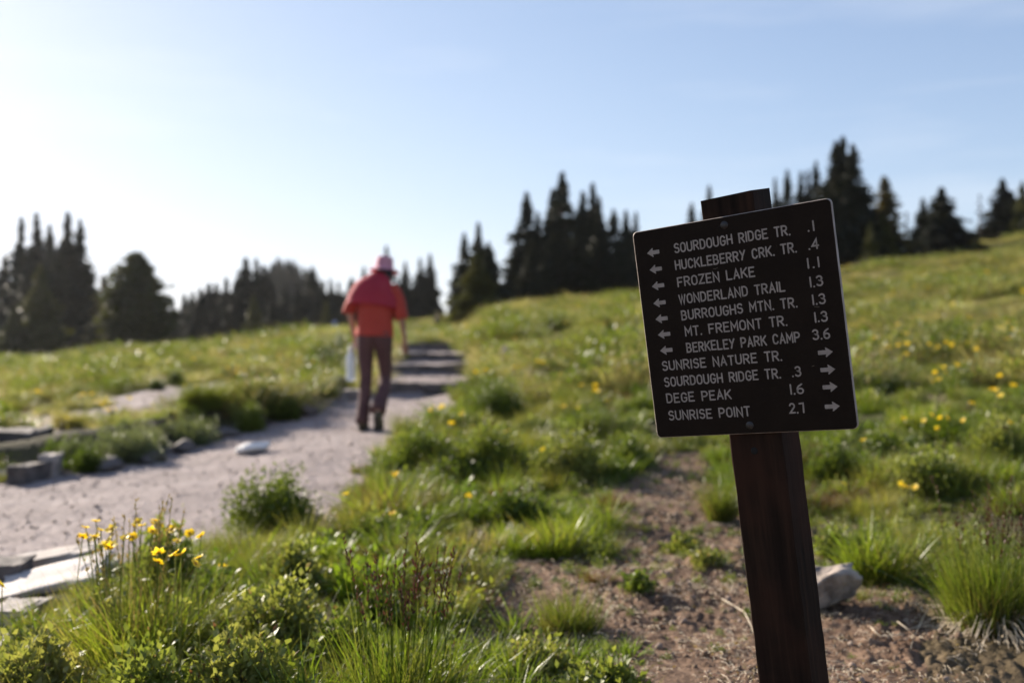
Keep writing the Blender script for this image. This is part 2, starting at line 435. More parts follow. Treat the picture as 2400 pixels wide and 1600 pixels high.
# ------------------------------------------------------------------ ground sheet
def build_ground():
    dense = np.linspace(-rad(32), rad(32), 470)
    coarse_r = np.linspace(rad(32), rad(180), 50)[1:]
    coarse_l = -coarse_r[::-1]
    th = np.concatenate([coarse_l[1:], dense, coarse_r])
    nt = len(th)
    r = np.concatenate([np.linspace(.25, 2.1, 10)[:-1], np.geomspace(2.1, 8.5, 300)[:-1], np.geomspace(8.5, 60, 170)[:-1], np.geomspace(60, 150, 40)[:-1], np.geomspace(150, 1500, 25)])
    # rows that follow the step risers are close enough at these spacings
    nr = len(r)
    R, T = np.meshgrid(r, th, indexing='ij')
    X = R * np.sin(T); Y = R * np.cos(T)
    Z = base_h(X, Y)
    dz, p, s = ground_detail(X, Y)
    Z = Z + dz
    V = np.stack([X, Y, Z], -1).reshape(-1, 3)
    V = np.concatenate([V, [[0, 0, 0]]])
    i, j = np.meshgrid(np.arange(nr - 1), np.arange(nt), indexing='ij')
    j2 = (j + 1) % nt
    Fq = np.stack([i * nt + j, (i + 1) * nt + j, (i + 1) * nt + j2, i * nt + j2], -1).reshape(-1, 4)
    mb = MB(); mb.add(V, Fq)
    c = len(V) - 1; k = np.arange(nt)
    mb.F.append(np.stack([np.full(nt, c), k, (k + 1) % nt, (k + 1) % nt], 1)); mb.M.append(np.zeros(nt, int))
    # material
    m, ns, l = new_mat('ground_surface')
    geo = N(ns, "ShaderNodeNewGeometry")
    def noise(sc, det=4, rough=.5):
        n = N(ns, "ShaderNodeTexNoise"); n.inputs['Scale'].default_value = sc; n.inputs['Detail'].default_value = det
        n.inputs['Roughness'].default_value = rough
        l.new(geo.outputs['Position'], n.inputs['Vector']); return n
    n1 = noise(2.2, 6); n2 = noise(22, 6, .6); n3 = noise(1.1, 5); n4 = noise(70, 3)
    soil = ramp(ns, [(.25, (.075, .043, .027)), (.5, (.155, .096, .062)), (.8, (.30, .205, .14))]); l.new(n2.outputs[0], soil.inputs[0])
    path = ramp(ns, [(.28, (.17, .14, .134)), (.5, (.29, .242, .232)), (.72, (.43, .37, .352))])
    mixn = N(ns, "ShaderNodeMath", operation='MULTIPLY_ADD', i_1=.5); l.new(n4.outputs[0], mixn.inputs[0])
    hn = N(ns, "ShaderNodeMath", operation='MULTIPLY', i_1=.5); l.new(n1.outputs[0], hn.inputs[0]); l.new(hn.outputs[0], mixn.inputs[2])
    l.new(mixn.outputs[0], path.inputs[0])
    turf = ramp(ns, [(.3, (.030, .026, .012)), (.5, (.06, .052, .022)), (.72, (.13, .10, .05))]); l.new(n3.outputs[0], turf.inputs[0])  # turf kept dark so its colour deepens the shaded gaps between plants
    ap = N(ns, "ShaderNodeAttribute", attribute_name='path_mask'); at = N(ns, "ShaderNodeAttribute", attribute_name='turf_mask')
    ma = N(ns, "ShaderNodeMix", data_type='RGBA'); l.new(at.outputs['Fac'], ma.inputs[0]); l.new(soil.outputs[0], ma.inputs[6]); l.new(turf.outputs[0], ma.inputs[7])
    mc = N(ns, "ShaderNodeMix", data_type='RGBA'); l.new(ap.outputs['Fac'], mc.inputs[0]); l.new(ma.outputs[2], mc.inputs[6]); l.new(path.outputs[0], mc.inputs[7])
    p_ = N(ns, "ShaderNodeBsdfPrincipled"); p_.inputs['Roughness'].default_value = .92; p_.inputs['Specular IOR Level'].default_value = .25
    l.new(mc.outputs[2], p_.inputs['Base Color'])
    bn = noise(55, 5, .65); b = N(ns, "ShaderNodeBump"); b.inputs['Strength'].default_value = .8; b.inputs['Distance'].default_value = .02
    l.new(bn.outputs[0], b.inputs['Height']); l.new(b.outputs[0], p_.inputs['Normal'])
    o = N(ns, "ShaderNodeOutputMaterial"); l.new(p_.outputs[0], o.inputs[0])
    me = mb.mesh('ground', [m], smooth=True)
    pm = np.concatenate([p.reshape(-1).astype(np.float32), [0]])
    tm = np.clip((R - 1.5) / 3, 0, 1) * (~s)  # covers near planted ground too, painting the shade under the plants
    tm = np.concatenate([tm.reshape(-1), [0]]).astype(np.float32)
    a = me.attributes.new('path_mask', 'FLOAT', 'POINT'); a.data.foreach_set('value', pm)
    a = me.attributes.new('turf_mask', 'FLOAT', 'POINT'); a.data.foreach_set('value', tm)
    tag(obj('ground', me), kind='structure')

build_ground()

def gz(x, y):
    return float(base_h(x, y) + ground_detail(np.array(x), np.array(y))[0])

# ------------------------------------------------------------------ plant geometry
def blades(rng, n, rx, ry, h0, h1, w, spread=.35, curve=.35, segs=3, base_r=.45, mat=None, mb=None, m=0, z0=0.0, grow=1.0):
    """n grass blades standing on an ellipse of radii base_r*rx, fanning out"""
    mb = mb or MB()
    a = rng.uniform(0, 2 * math.pi, n); q = np.sqrt(rng.uniform(0, 1, n))
    bx = np.cos(a) * q * rx * base_r; by = np.sin(a) * q * ry * base_r
    kc = int(np.clip(n / 45, 1, 16))
    H = rng.uniform(h0, h1, n) * (1 - .35 * q ** 2)
    if kc > 2:
        ca = rng.uniform(0, 2 * math.pi, kc); cq = np.sqrt(rng.uniform(0, 1, kc)) * .85
        ci = rng.integers(0, kc, n); ch = rng.uniform(.62, 1.12, kc)
        bx = bx * .38 + (np.cos(ca) * cq * rx * base_r)[ci]; by = by * .38 + (np.sin(ca) * cq * ry * base_r)[ci]
        H = H * ch[ci]
        a = np.where(rng.uniform(0, 1, n) < .5, a, np.arctan2(by, bx))
    la = a + rng.normal(0, .7, n)
    lean = (spread * q + rng.uniform(-.06, .16, n)) * grow
    cu = curve * rng.uniform(.1, 1.2, n) * np.where(rng.uniform(0, 1, n) < .10, 3.2, 1)
    t = np.linspace(0, 1, segs + 1)
    L = H[:, None] * (lean[:, None] * t + cu[:, None] * t ** 2)
    X = bx[:, None] + np.cos(la)[:, None] * L; Y = by[:, None] + np.sin(la)[:, None] * L
    Z = z0 + H[:, None] * (t - .32 * cu[:, None] * t ** 2)
    fa = rng.uniform(0, math.pi, n)
    W = (w * rng.uniform(.6, 1.3, n))[:, None] * (1 - t ** 1.6)[None] * .5
    W[:, -1] = 0
    dx = np.cos(fa)[:, None] * W; dy = np.sin(fa)[:, None] * W
    P1 = np.stack([X - dx, Y - dy, Z], -1)[:, :-1]; P2 = np.stack([X + dx, Y + dy, Z], -1)[:, :-1]; TP = np.stack([X, Y, Z], -1)[:, -1:]
    V = np.concatenate([P1, P2, TP], 1)           # per blade: segs, segs, 1
    k = 2 * segs + 1
    base = (np.arange(n) * k)[:, None, None]
    f = [[s, segs + s, segs + s + 1, s + 1] for s in range(segs - 1)] + [[segs - 1, 2 * segs - 1, 2 * segs, 2 * segs]]
    Fq = (base + np.array(f)[None]).reshape(-1, 4)
    mb.add(V.reshape(-1, 3), Fq, m)
    return mb

def leaves(rng, P, size, up=.6, out=None, aspect=.6, mb=None, m=0, fold=.25):
    """ovate folded leaves at points P (n,3)"""
    mb = mb or MB()
    n = len(P)
    D = rng.normal(0, 1, (n, 3)); D[:, 2] = np.abs(D[:, 2]) * .4 + rng.uniform(-.1, .5, n)
    if out is not None:
        D = D * .6 + out
    D = norm(D)
    U = norm(rng.normal(0, .6, (n, 3)) + np.array([0, 0, up * 2]))
    S = norm(np.cross(D, U)); Nn = np.cross(S, D)
    L = size * rng.uniform(.6, 1.25, n); L = L[:, None]; Wd = L * aspect * .5
    v0 = P; v1 = P + D * L * .45 + S * Wd + Nn * Wd * fold; v2 = P + D * L - Nn * L * .08; v3 = P + D * L * .45 - S * Wd + Nn * Wd * fold
    v4 = P + D * L * .5
    V = np.stack([v0, v1, v2, v3, v4], 1).reshape(-1, 3)
    b = (np.arange(n) * 5)[:, None, None]
    Fq = (b + np.array([[0, 1, 4, 4], [1, 2, 4, 4], [2, 3, 4, 4], [3, 0, 4, 4]])[None]).reshape(-1, 4)
    mb.add(V, Fq, m)
    return mb

def dome(rng, n, rx, ry, h, lump=.25, seed=0, shell=.35):
    a = rng.uniform(0, 2 * math.pi, n); e = np.arcsin(rng.uniform(0, 1, n))
    q = rng.uniform(0, 1, n) ** shell
    lm = 1 + lump * (np.sin(a * 3 + seed) * .5 + np.sin(a * 5 + e * 4 + seed * 2) * .5 + np.sin(e * 7 + a * 2 + seed) * .4)
    x = np.cos(a) * np.cos(e) * rx * q * lm; y = np.sin(a) * np.cos(e) * ry * q * lm; z = np.sin(e) * h * q * lm + .01
    P = np.stack([x, y, z], 1)
    out = norm(np.stack([x / rx, y / ry, z / h + .2], 1))
    return P, out

def multi_dome(rng, n, rx, ry, h, seed, shell=.4):
    k = int(rng.integers(5, 9)); P = []; O = []
    for i in range(k):
        a = rng.uniform(0, 6.28); q = rng.uniform(.0, .62) if i else 0; f = rng.uniform(.38, .62) if i else .7
        p, o = dome(rng, max(n // k, 8), rx * f, ry * f, h * (rng.uniform(.55, 1.0) if i else .95), .3, seed + i, shell)
        P.append(p + np.array([math.cos(a) * q * rx, math.sin(a) * q * ry, 0])); O.append(o)
    return np.concatenate(P), np.concatenate(O)

def seedstalks(rng, n, rx, h0, h1, mb, m_st, m_sd, lean=.2, hw=.009):
    for _ in range(n):
        a = rng.uniform(0, 6.28); q = rng.uniform(0, 1) * rx * .6
        H = rng.uniform(h0, h1); ln = rng.uniform(.02, lean); la = a + rng.normal(0, .8)
        p0 = np.array([math.cos(a) * q, math.sin(a) * q, 0])
        t = np.linspace(0, 1, 6)[:, None]
        dirv = np.array([math.cos(la), math.sin(la), 0])
        C = p0 + np.array([0, 0, 1]) * H * t + dirv * (H * ln * t ** 1.6)
        V, Fq = loft(C, np.linspace(.0020, .0010, 6), np.linspace(.0020, .0010, 6), 3, (0, 1, .01), False)
        mb.add(V, Fq, m_st)
        # spikelets on the top quarter
        k = 22
        s = rng.uniform(.68, 1.0, k)
        P = p0 + np.array([0, 0, 1]) * H * s[:, None] + dirv * (H * ln * s[:, None] ** 1.6)
        out = np.tile(np.array([[0, 0, 1.6]]), (k, 1)) + rng.normal(0, .35, (k, 3))
        leaves(rng, P, .017, .2, out, .30, mb, m_sd)

def tuft_fine(seed, n=90, rx=.07, h0=.10, h1=.24, w=.0028, m=0, mb=None, spread=.4):
    return blades(np.random.default_rng(seed), n, rx, rx, h0, h1, w, spread, .4, 3, .6, mb=mb, m=m)

# ------------------------------------------------------------------ scatter of uncountable plants with geometry nodes
def make_scatter_group():
    ng = bpy.data.node_groups.new("scatter", 'GeometryNodeTree')
    ng.interface.new_socket("Geometry", in_out='INPUT', socket_type='NodeSocketGeometry')
    ng.interface.new_socket("Source", in_out='INPUT', socket_type='NodeSocketCollection')
    ng.interface.new_socket("Geometry", in_out='OUTPUT', socket_type='NodeSocketGeometry')
    n = ng.nodes; l = ng.links
    gi = n.new('NodeGroupInput'); go = n.new('NodeGroupOutput')
    ci = n.new('GeometryNodeCollectionInfo'); ci.inputs['Separate Children'].default_value = True; ci.inputs['Reset Children'].default_value = True
    l.new(gi.outputs['Source'], ci.inputs['Collection'])
    ip = n.new('GeometryNodeInstanceOnPoints'); ip.inputs['Pick Instance'].default_value = True
    def attr(nm, t):
        a = n.new('GeometryNodeInputNamedAttribute'); a.data_type = t; a.inputs['Name'].default_value = nm
        return a.outputs['Attribute']
    l.new(gi.outputs['Geometry'], ip.inputs['Points'])
    l.new(ci.outputs[0], ip.inputs['Instance'])
    l.new(attr('idx', 'INT'), ip.inputs['Instance Index'])
    l.new(attr('scl', 'FLOAT_VECTOR'), ip.inputs['Scale'])
    er = n.new('FunctionNodeEulerToRotation')
    l.new(attr('rot', 'FLOAT_VECTOR'), er.inputs[0])
    l.new(er.outputs[0], ip.inputs['Rotation'])
    l.new(ip.outputs[0], go.inputs[0])
    return ng
SCATTER = make_scatter_group()

def scatter(name, label, cat, P, idx, scl, meshes, rng, tilt=.12):
    n = len(P)
    me = bpy.data.meshes.new(name)
    me.vertices.add(n); me.vertices.foreach_set('co', np.asarray(P, np.float32).ravel())
    rot = np.stack([rng.normal(0, tilt, n), rng.normal(0, tilt, n), rng.uniform(0, 6.28, n)], 1).astype(np.float32)
    s = np.asarray(scl, np.float32)
    if s.ndim == 1: s = np.repeat(s[:, None], 3, 1)
    a = me.attributes.new('rot', 'FLOAT_VECTOR', 'POINT'); a.data.foreach_set('vector', rot.ravel())
    a = me.attributes.new('scl', 'FLOAT_VECTOR', 'POINT'); a.data.foreach_set('vector', np.ascontiguousarray(s).ravel())
    a = me.attributes.new('idx', 'INT', 'POINT'); a.data.foreach_set('value', np.asarray(idx, np.int32))
    src = bpy.data.collections.new(name + "_source")
    for k, m in enumerate(meshes):
        so = bpy.data.objects.new("%s_kind_%02d" % (name, k), m); src.objects.link(so)
    o = obj(name, me)
    md = o.modifiers.new("scatter", 'NODES'); md.node_group = SCATTER
    for it in SCATTER.interface.items_tree:
        if it.name == "Source":
            md[it.identifier] = src
    tag(o, label, cat, kind='stuff')
    return o

def zone(rng, n, r0, r1, a=31):
    """points uniformly over a wedge"""
    th = rng.uniform(-rad(a), rad(a), n); r = np.sqrt(rng.uniform(r0 ** 2, r1 ** 2, n))
    return r * np.sin(th), r * np.cos(th)

def gzv(x, y):
    return base_h(x, y) + ground_detail(x, y)[0] - .008

POST_XY = (0.56, 2.12)

def scatter_all():
    R = np.random.default_rng(11)
    T = tuft_fine
    # prototypes ---------------------------------------------------
    fine = []
    for k in range(5):
        mb = T(100 + k, 85, .06, .09, .22, .0026, 0)
        blades(np.random.default_rng(150 + k), 14, .07, .07, .06, .17, .0026, .7, .6, 3, .6, mb=mb, m=1)
        fine.append(mb.mesh('fine_tuft', [M['grass'], M['dry']]))
    wide = []
    for k in range(4):
        mb = blades(np.random.default_rng(200 + k), 34, .07, .07, .10, .22, .0085, .55, .5, 3, .6)
        wide.append(mb.mesh('wide_tuft', [M['lush'], M['dry']]))
    herb = []
    for k in range(5):
        r = np.random.default_rng(300 + k)
        P, out = dome(r, 150, .09, .09, .10, .3, k, .5)
        mb = leaves(r, P, .024, .7, out * .5, .62)
        P, out = dome(r, 26, .09, .09, .07, .3, k, .6)
        leaves(r, P, .02, .7, out * .5, .6, mb, 1)
        herb.append(mb.mesh('herb_clump', [M['leaf'] if k % 2 else M['bushleaf'], M['sage'] if k != 2 else M['red']]))
    redk = []
    for k in range(3):
        mb = blades(np.random.default_rng(400 + k), 60, .07, .07, .05, .14, .003, .7, .5, 3, .7)
        blades(np.random.default_rng(430 + k), 25, .07, .07, .05, .12, .003, .7, .5, 3, .7, mb=mb, m=1)
        redk.append(mb.mesh('brown_tuft', [M['red'], M['grass']]))
    mead = []
    for k in range(6):
        r = np.random.default_rng(500 + k)
        mb = blades(r, 70, .16, .16, .10, .26, .0055, .45, .5, 2, .8)
        blades(r, 34, .16, .16, .12, .32, .004, .4, .5, 2, .8, mb=mb, m=1)
        P, out = dome(r, 60, .17, .17, .14, .3, k, .5)
        leaves(r, P, .035, .7, out * .5, .5, mb, 2)
        mead.append(mb.mesh('meadow_tuft', [M['meadow'], M['dry'], M['leaf']]))
    lump = []
    for k in range(3):
        r = np.random.default_rng(550 + k)
        P, out = dome(r, 420, .30, .30, .24, .3, k, .4)
        mb = leaves(r, P, .045, .7, out, .55)
        blades(r, 90, .30, .30, .18, .36, .005, .4, .5, 2, .9, mb=mb, m=1)
        lump.append(mb.mesh('meadow_lump', [M['bushleaf'] if k else M['leaf'], M['meadow']]))
    protos = fine + wide + herb + redk
    iF, iW, iH, iR = np.arange(5), 5 + np.arange(4), 9 + np.arange(5), 14 + np.arange(3)
    # near ground --------------------------------------------------
    x, y = zone(R, 19000, 2.2, 11.5)
    p, s = masks(x, y)
    kx = fbm(x * 1.1, y * 1.1, 70, 2); kh = fbm(x * 1.6 + 9, y * 1.6, 71, 2); dn = fbm(x * 2.4, y * 2.4, 72, 2)
    keep = ~p & ((~s & (dn > -.22)) | (s & (R.uniform(0, 1, len(x)) < np.where(y > 4.2, .36, np.where(y > 3.3, .22, .12)))))
    keep &= ~((y < 3.0) & (np.abs(x - .75) < .45))
    x, y, kx, kh, s = x[keep], y[keep], kx[keep], kh[keep], s[keep]
    u = R.uniform(0, 1, len(x))
    kind = np.where(kx > .12, 0, np.where(kx > -.12, 2, 1))           # 0 fine, 1 wide, 2 herb
    kind = np.where(u < .30, R.integers(0, 3, len(x)), kind)
    kind = np.where((kh > .24) & (u > .35), 3, kind)
    kind = np.where(s, np.where(u < .8, 2, 0), kind)
    idx = np.choose(kind, [R.choice(iF, len(x)), R.choice(iW, len(x)), R.choice(iH, len(x)), R.choice(iR, len(x))])
    inst = in_poly(x, y, STRIP) | ((y > 7.5) & (y < 12) & (x < -1.2)); clr = in_poly(x, y, CLEAR1) | in_poly(x, y, CLEAR2)
    x, y, kx, kh, s, u, idx, inst = [q[~clr] for q in (x, y, kx, kh, s, u, idx, inst)]
    sc = R.uniform(.5, 1.2, len(x)) * np.where(inst, .42, 1) * np.where(s, .45, 1) * np.clip(.78 + kh * .8 + fbm(x * 4.2, y * 4.2, 75, 2) * 1.1, .35, 1.6)
    sc *= np.where(x < -.25, 1.15, np.clip(.7 + (y - 2.6) * .10, .7, 1.05))
    P = np.stack([x, y, gzv(x, y)], 1)
    scatter('ground_plants', 'mixed green grass and small herbs covering the near slope', 'ground plants', P, idx, sc, protos, R)
    # middle meadow ------------------------------------------------
    x, y = zone(R, 30000, 10.5, 34)
    p, s = masks(x, y); dn = fbm(x * 1.3, y * .9, 80, 3)
    keep = ~p & (dn > -.25); x, y, dn = x[keep], y[keep], dn[keep]
    idx = np.where(R.uniform(0, 1, len(x)) < .10, R.integers(6, 9, len(x)), R.integers(0, 6, len(x))); sc = R.uniform(.5, 1.2, len(x)) * np.clip(.85 + dn * 1.8, .35, 1.9)
    sc = np.stack([sc * 1.25, sc * 1.25, sc * .95], 1)
    scatter('meadow_grass', 'sunlit yellow green meadow grass rising to the trees', 'meadow grass', np.stack([x, y, gzv(x, y)], 1), idx, sc, mead + lump, R)
    # far meadow ---------------------------------------------------
    x, y = zone(R, 42000, 32, 112)
    dn = fbm(x * .35, y * .35, 90, 3)
    keep = dn > -.3; x, y, dn = x[keep], y[keep], dn[keep]
    idx = np.where(R.uniform(0, 1, len(x)) < .08, R.integers(6, 9, len(x)), R.integers(0, 6, len(x))); sc = R.uniform(1.0, 1.6, len(x)) * np.clip(.9 + dn * 1.6, .4, 1.8)
    sc = np.stack([sc * 2.0, sc * 2.0, sc * .85], 1)
    scatter('far_meadow_grass', 'far meadow grass below the line of firs', 'meadow grass', np.stack([x, y, gzv(x, y)], 1), idx, sc, mead + lump, R)
    # clods, gravel -----------------------------------------------
    cl = []
    for k in range(6):
        r = np.random.default_rng(600 + k)
        v, f = rock_geo(r, 1, 1, .75, 1, .30)
        cl.append(mk_mesh('clod', v, f, [M['clod'] if k < 4 else M['pebble']], None, False))
    x, y = zone(R, 16000, 2.2, 9)
    p, s = masks(x, y); cov = fbm(x * 2.2, y * 2.2, 31, 2)
    keep = ~p & (s | (R.uniform(0, 1, len(x)) < .15)) & (cov > -.3); x, y = x[keep], y[keep]
    sz = R.uniform(0, 1, len(x)) ** 3 * .014 + .003
    P = np.stack([x, y, gzv(x, y) + .008 + sz * .2], 1)
    scatter('soil_clods', 'crumbly brown soil clods on the bare ground by the signpost', 'soil', P, R.integers(0, 6, len(x)), sz, cl, R, 1.0)
    lt = []
    for k in range(5):
        r = np.random.default_rng(660 + k); mb = MB()
        for q in range(7):
            a = r.uniform(0, 6.28); c = r.normal(0, .03, 2); L = r.uniform(.01, .05)
            C = np.array([[c[0], c[1], .004], [c[0] + math.cos(a) * L * .5, c[1] + math.sin(a) * L * .5, .010], [c[0] + math.cos(a) * L, c[1] + math.sin(a) * L, .005]])
            V, Fq = loft(C, .0009, .0009, 3, (.1, .1, 1), False); mb.add(V, Fq, 0)
        P = np.concatenate([r.normal(0, .035, (9, 2)), r.uniform(.004, .012, (9, 1))], 1)
        leaves(r, P, .014, .9, None, .5, mb, 1)
        lt.append(mb.mesh('litter', [M['straw'], M['red'] if k % 2 else M['dry']]))
    x, y = zone(R, 5200, 2.2, 8)
    p, s = masks(x, y); keep = ~p & (s | (R.uniform(0, 1, len(x)) < .3)); x, y = x[keep], y[keep]
    scatter('plant_litter', 'dry straw bits and dead leaves strewn over the bare soil', 'litter', np.stack([x, y, gzv(x, y) + .010], 1), R.integers(0, 5, len(x)), R.uniform(.6, 1.3, len(x)), lt, R, .15)
    x, y = zone(R, 30000, 4, 17)
    p, s = masks(x, y); x, y = x[p], y[p]
    gv = [mk_mesh('gravel', *rock_geo(np.random.default_rng(640 + k), 1, 1, .7, 1, .25), [M['pebble']], None, False) for k in range(4)]
    sz = R.uniform(0, 1, len(x)) ** 4 * .016 + .003
    scatter('path_gravel', 'fine gravel strewn over the pale trail', 'gravel', np.stack([x, y, gzv(x, y) + .006], 1), R.integers(0, 4, len(x)), sz, gv, R, 1.0)
    # far-off flowers nobody could count ---------------------------
    fm = [flower_mesh(k, far=True) for k in range(3)]
    x, y = zone(R, 4600, 10, 60)
    p, s = masks(x, y); dn = fbm(x * .5, y * .5, 120, 2)
    keep = ~p & (dn > .06) ; x, y = x[keep], y[keep]
    scatter('distant_wildflowers', 'countless small yellow blooms scattered over the upper meadow', 'wildflowers', np.stack([x, y, gzv(x, y) + .0], 1), R.integers(0, 3, len(x)), R.uniform(.8, 1.3, len(x)), fm, R)

# ------------------------------------------------------------------ rocks
def ico(sub):
    t = (1 + 5 ** .5) / 2
    v = [(-1, t, 0), (1, t, 0), (-1, -t, 0), (1, -t, 0), (0, -1, t), (0, 1, t), (0, -1, -t), (0, 1, -t), (t, 0, -1), (t, 0, 1), (-t, 0, -1), (-t, 0, 1)]
    f = [(0, 11, 5), (0, 5, 1), (0, 1, 7), (0, 7, 10), (0, 10, 11), (1, 5, 9), (5, 11, 4), (11, 10, 2), (10, 7, 6), (7, 1, 8), (3, 9, 4), (3, 4, 2), (3, 2, 6), (3, 6, 8), (3, 8, 9), (4, 9, 5), (2, 4, 11), (6, 2, 10), (8, 6, 7), (9, 8, 1)]
    v = [np.array(a) / np.linalg.norm(a) for a in v]
    for _ in range(sub):
        cache = {}; nf = []
        def mid(a, b):
            k = (min(a, b), max(a, b))
            if k not in cache:
                m = v[a] + v[b]; v.append(m / np.linalg.norm(m)); cache[k] = len(v) - 1
            return cache[k]
        for a, b, c in f:
            x, y, z = mid(a, b), mid(b, c), mid(c, a)
            nf += [(a, x, z), (b, y, x), (c, z, y), (x, y, z)]
        f = nf
    return np.array(v), np.array(f)
_ICO = {s: ico(s) for s in (1, 3, 4)}

def rock_geo(rng, sx, sy, sz, sub=3, rough=.18, cuts=9, cutd=.62):
    """a boulder: sphere with random planes sliced off, then roughened"""
    v, f = _ICO[sub]
    v = v.copy()
    for _ in range(cuts):
        n = norm(rng.normal(0, 1, 3)); d = rng.uniform(cutd, .92)
        k = v @ n
        v = v - np.outer(np.maximum(k - d, 0), n)
    r = 1 + rough * (vnoise(v[:, 0] * 2.3 + 7, v[:, 1] * 2.3 + v[:, 2] * 1.7, int(rng.integers(1e6)))) + rough * .35 * vnoise(v[:, 0] * 7 + 3, v[:, 1] * 7 + v[:, 2] * 5, int(rng.integers(1e6)))
    v = v * r[:, None]
    return v * np.array([sx, sy, sz]), f

def slab_geo(rng, sx, sy, sz, rough=.12):
    """a flat block with uneven rounded edges"""
    v, f = _ICO[4]
    v = v.copy()
    p = 0.32
    v = np.sign(v) * np.abs(v) ** p
    v = v / np.maximum(np.abs(v).max(axis=1), 1e-6)[:, None] * (1 - .10 * (1 - np.abs(v).min(axis=1)))[:, None]
    n = vnoise(v[:, 0] * 2 + 5, v[:, 1] * 2 + v[:, 2], int(rng.integers(1e6))) * 2 * rough + vnoise(v[:, 0] * 8, v[:, 1] * 8 + v[:, 2] * 5, int(rng.integers(1e6))) * rough
    v = v * (1 + n)[:, None]
    return v * np.array([sx, sy, sz]), f

# ------------------------------------------------------------------ flowers
def flower_mesh(seed, far=False, h=.26, heads=1):
    r = np.random.default_rng(900 + seed)
    mb = MB()
    H = h * r.uniform(.85, 1.1)
    if far:
        mb.add([[-.002, 0, 0], [.002, 0, 0], [.002, 0, H], [-.002, 0, H]], [[0, 1, 2, 3]], 0)
        head(mb, r, np.array([0, 0, H]), .034, 1, 2, 6, .5)
        return mb.mesh('far_flower', [M['grass'], M['petal'], M['centre']])
    return mb

def head(mb, r, c, R, mp, mc, npet=9, tilt=.35):
    nrm = norm(np.array([r.normal(0, tilt), r.normal(0, tilt), 1.0]))
    a0 = norm(np.cross(nrm, [0.3, 1, 0])); b0 = np.cross(nrm, a0)
    for k in range(npet):
        a = 2 * math.pi * k / npet + r.normal(0, .1)
        d = a0 * math.cos(a) + b0 * math.sin(a); s = -a0 * math.sin(a) + b0 * math.cos(a)
        L = R * r.uniform(.85, 1.1); w = R * .36; dr = r.uniform(-.05, .45) * L
        V = [c + d * R * .15, c + d * L * .6 + s * w + nrm * dr * .3, c + d * L + nrm * dr, c + d * L * .6 - s * w + nrm * dr * .3]
        mb.add(V, [[0, 1, 2, 3]], mp)
    if mc is not None:
        V, Fq = loft(np.array([c - nrm * .002, c + nrm * R * .12, c + nrm * R * .22]), [R * .3, R * .28, R * .1], [R * .3, R * .28, R * .1], 7, tuple(a0))
        mb.add(V, Fq, mc)

def make_flower(name, seed, h, nheads, parts=True):
    """stem with leaves + separate blooms"""
    r = np.random.default_rng(1000 + seed)
    root = obj(name, None)
    mb = MB()
    tips = []
    for k in range(nheads):
        a = r.uniform(0, 6.28); sp = .0 if nheads == 1 else r.uniform(.01, .05)
        H = h * r.uniform(.98, 1.06)
        t = np.linspace(0, 1, 5)[:, None]
        C = np.array([math.cos(a), math.sin(a), 0]) * sp * t ** 2 + np.array([0, 0, H]) * t + np.array([r.normal(0, .015), r.normal(0, .015), 0]) * t ** 1.5
        V, Fq = loft(C, .0018, .0018, 4, (0, 1, .01), False); mb.add(V, Fq, 0)
        tips.append(C[-1])
        s = r.uniform(.1, .8, 5)
        P = C[0] + (C[-1] - C[0]) * s[:, None]
        leaves(r, P, .035, .6, None, .35, mb, 0)
    st = obj('stem', mb.mesh('flower_stem', [M['leaf']]), root)
    for tp in tips:
        hb = MB(); head(hb, r, np.zeros(3), .0195 * r.uniform(.85, 1.2), 0, 1, 11, .55)
        obj('bloom', hb.mesh('bloom', [M['petal'], M['centre']]), root, tuple(tp))
    return root

def copy_tree(o, parent=None):
    c = o.copy(); COL.objects.link(c)
    if parent is not None: c.parent = parent
    for ch in o.children:
        copy_tree(ch, c)
    return c

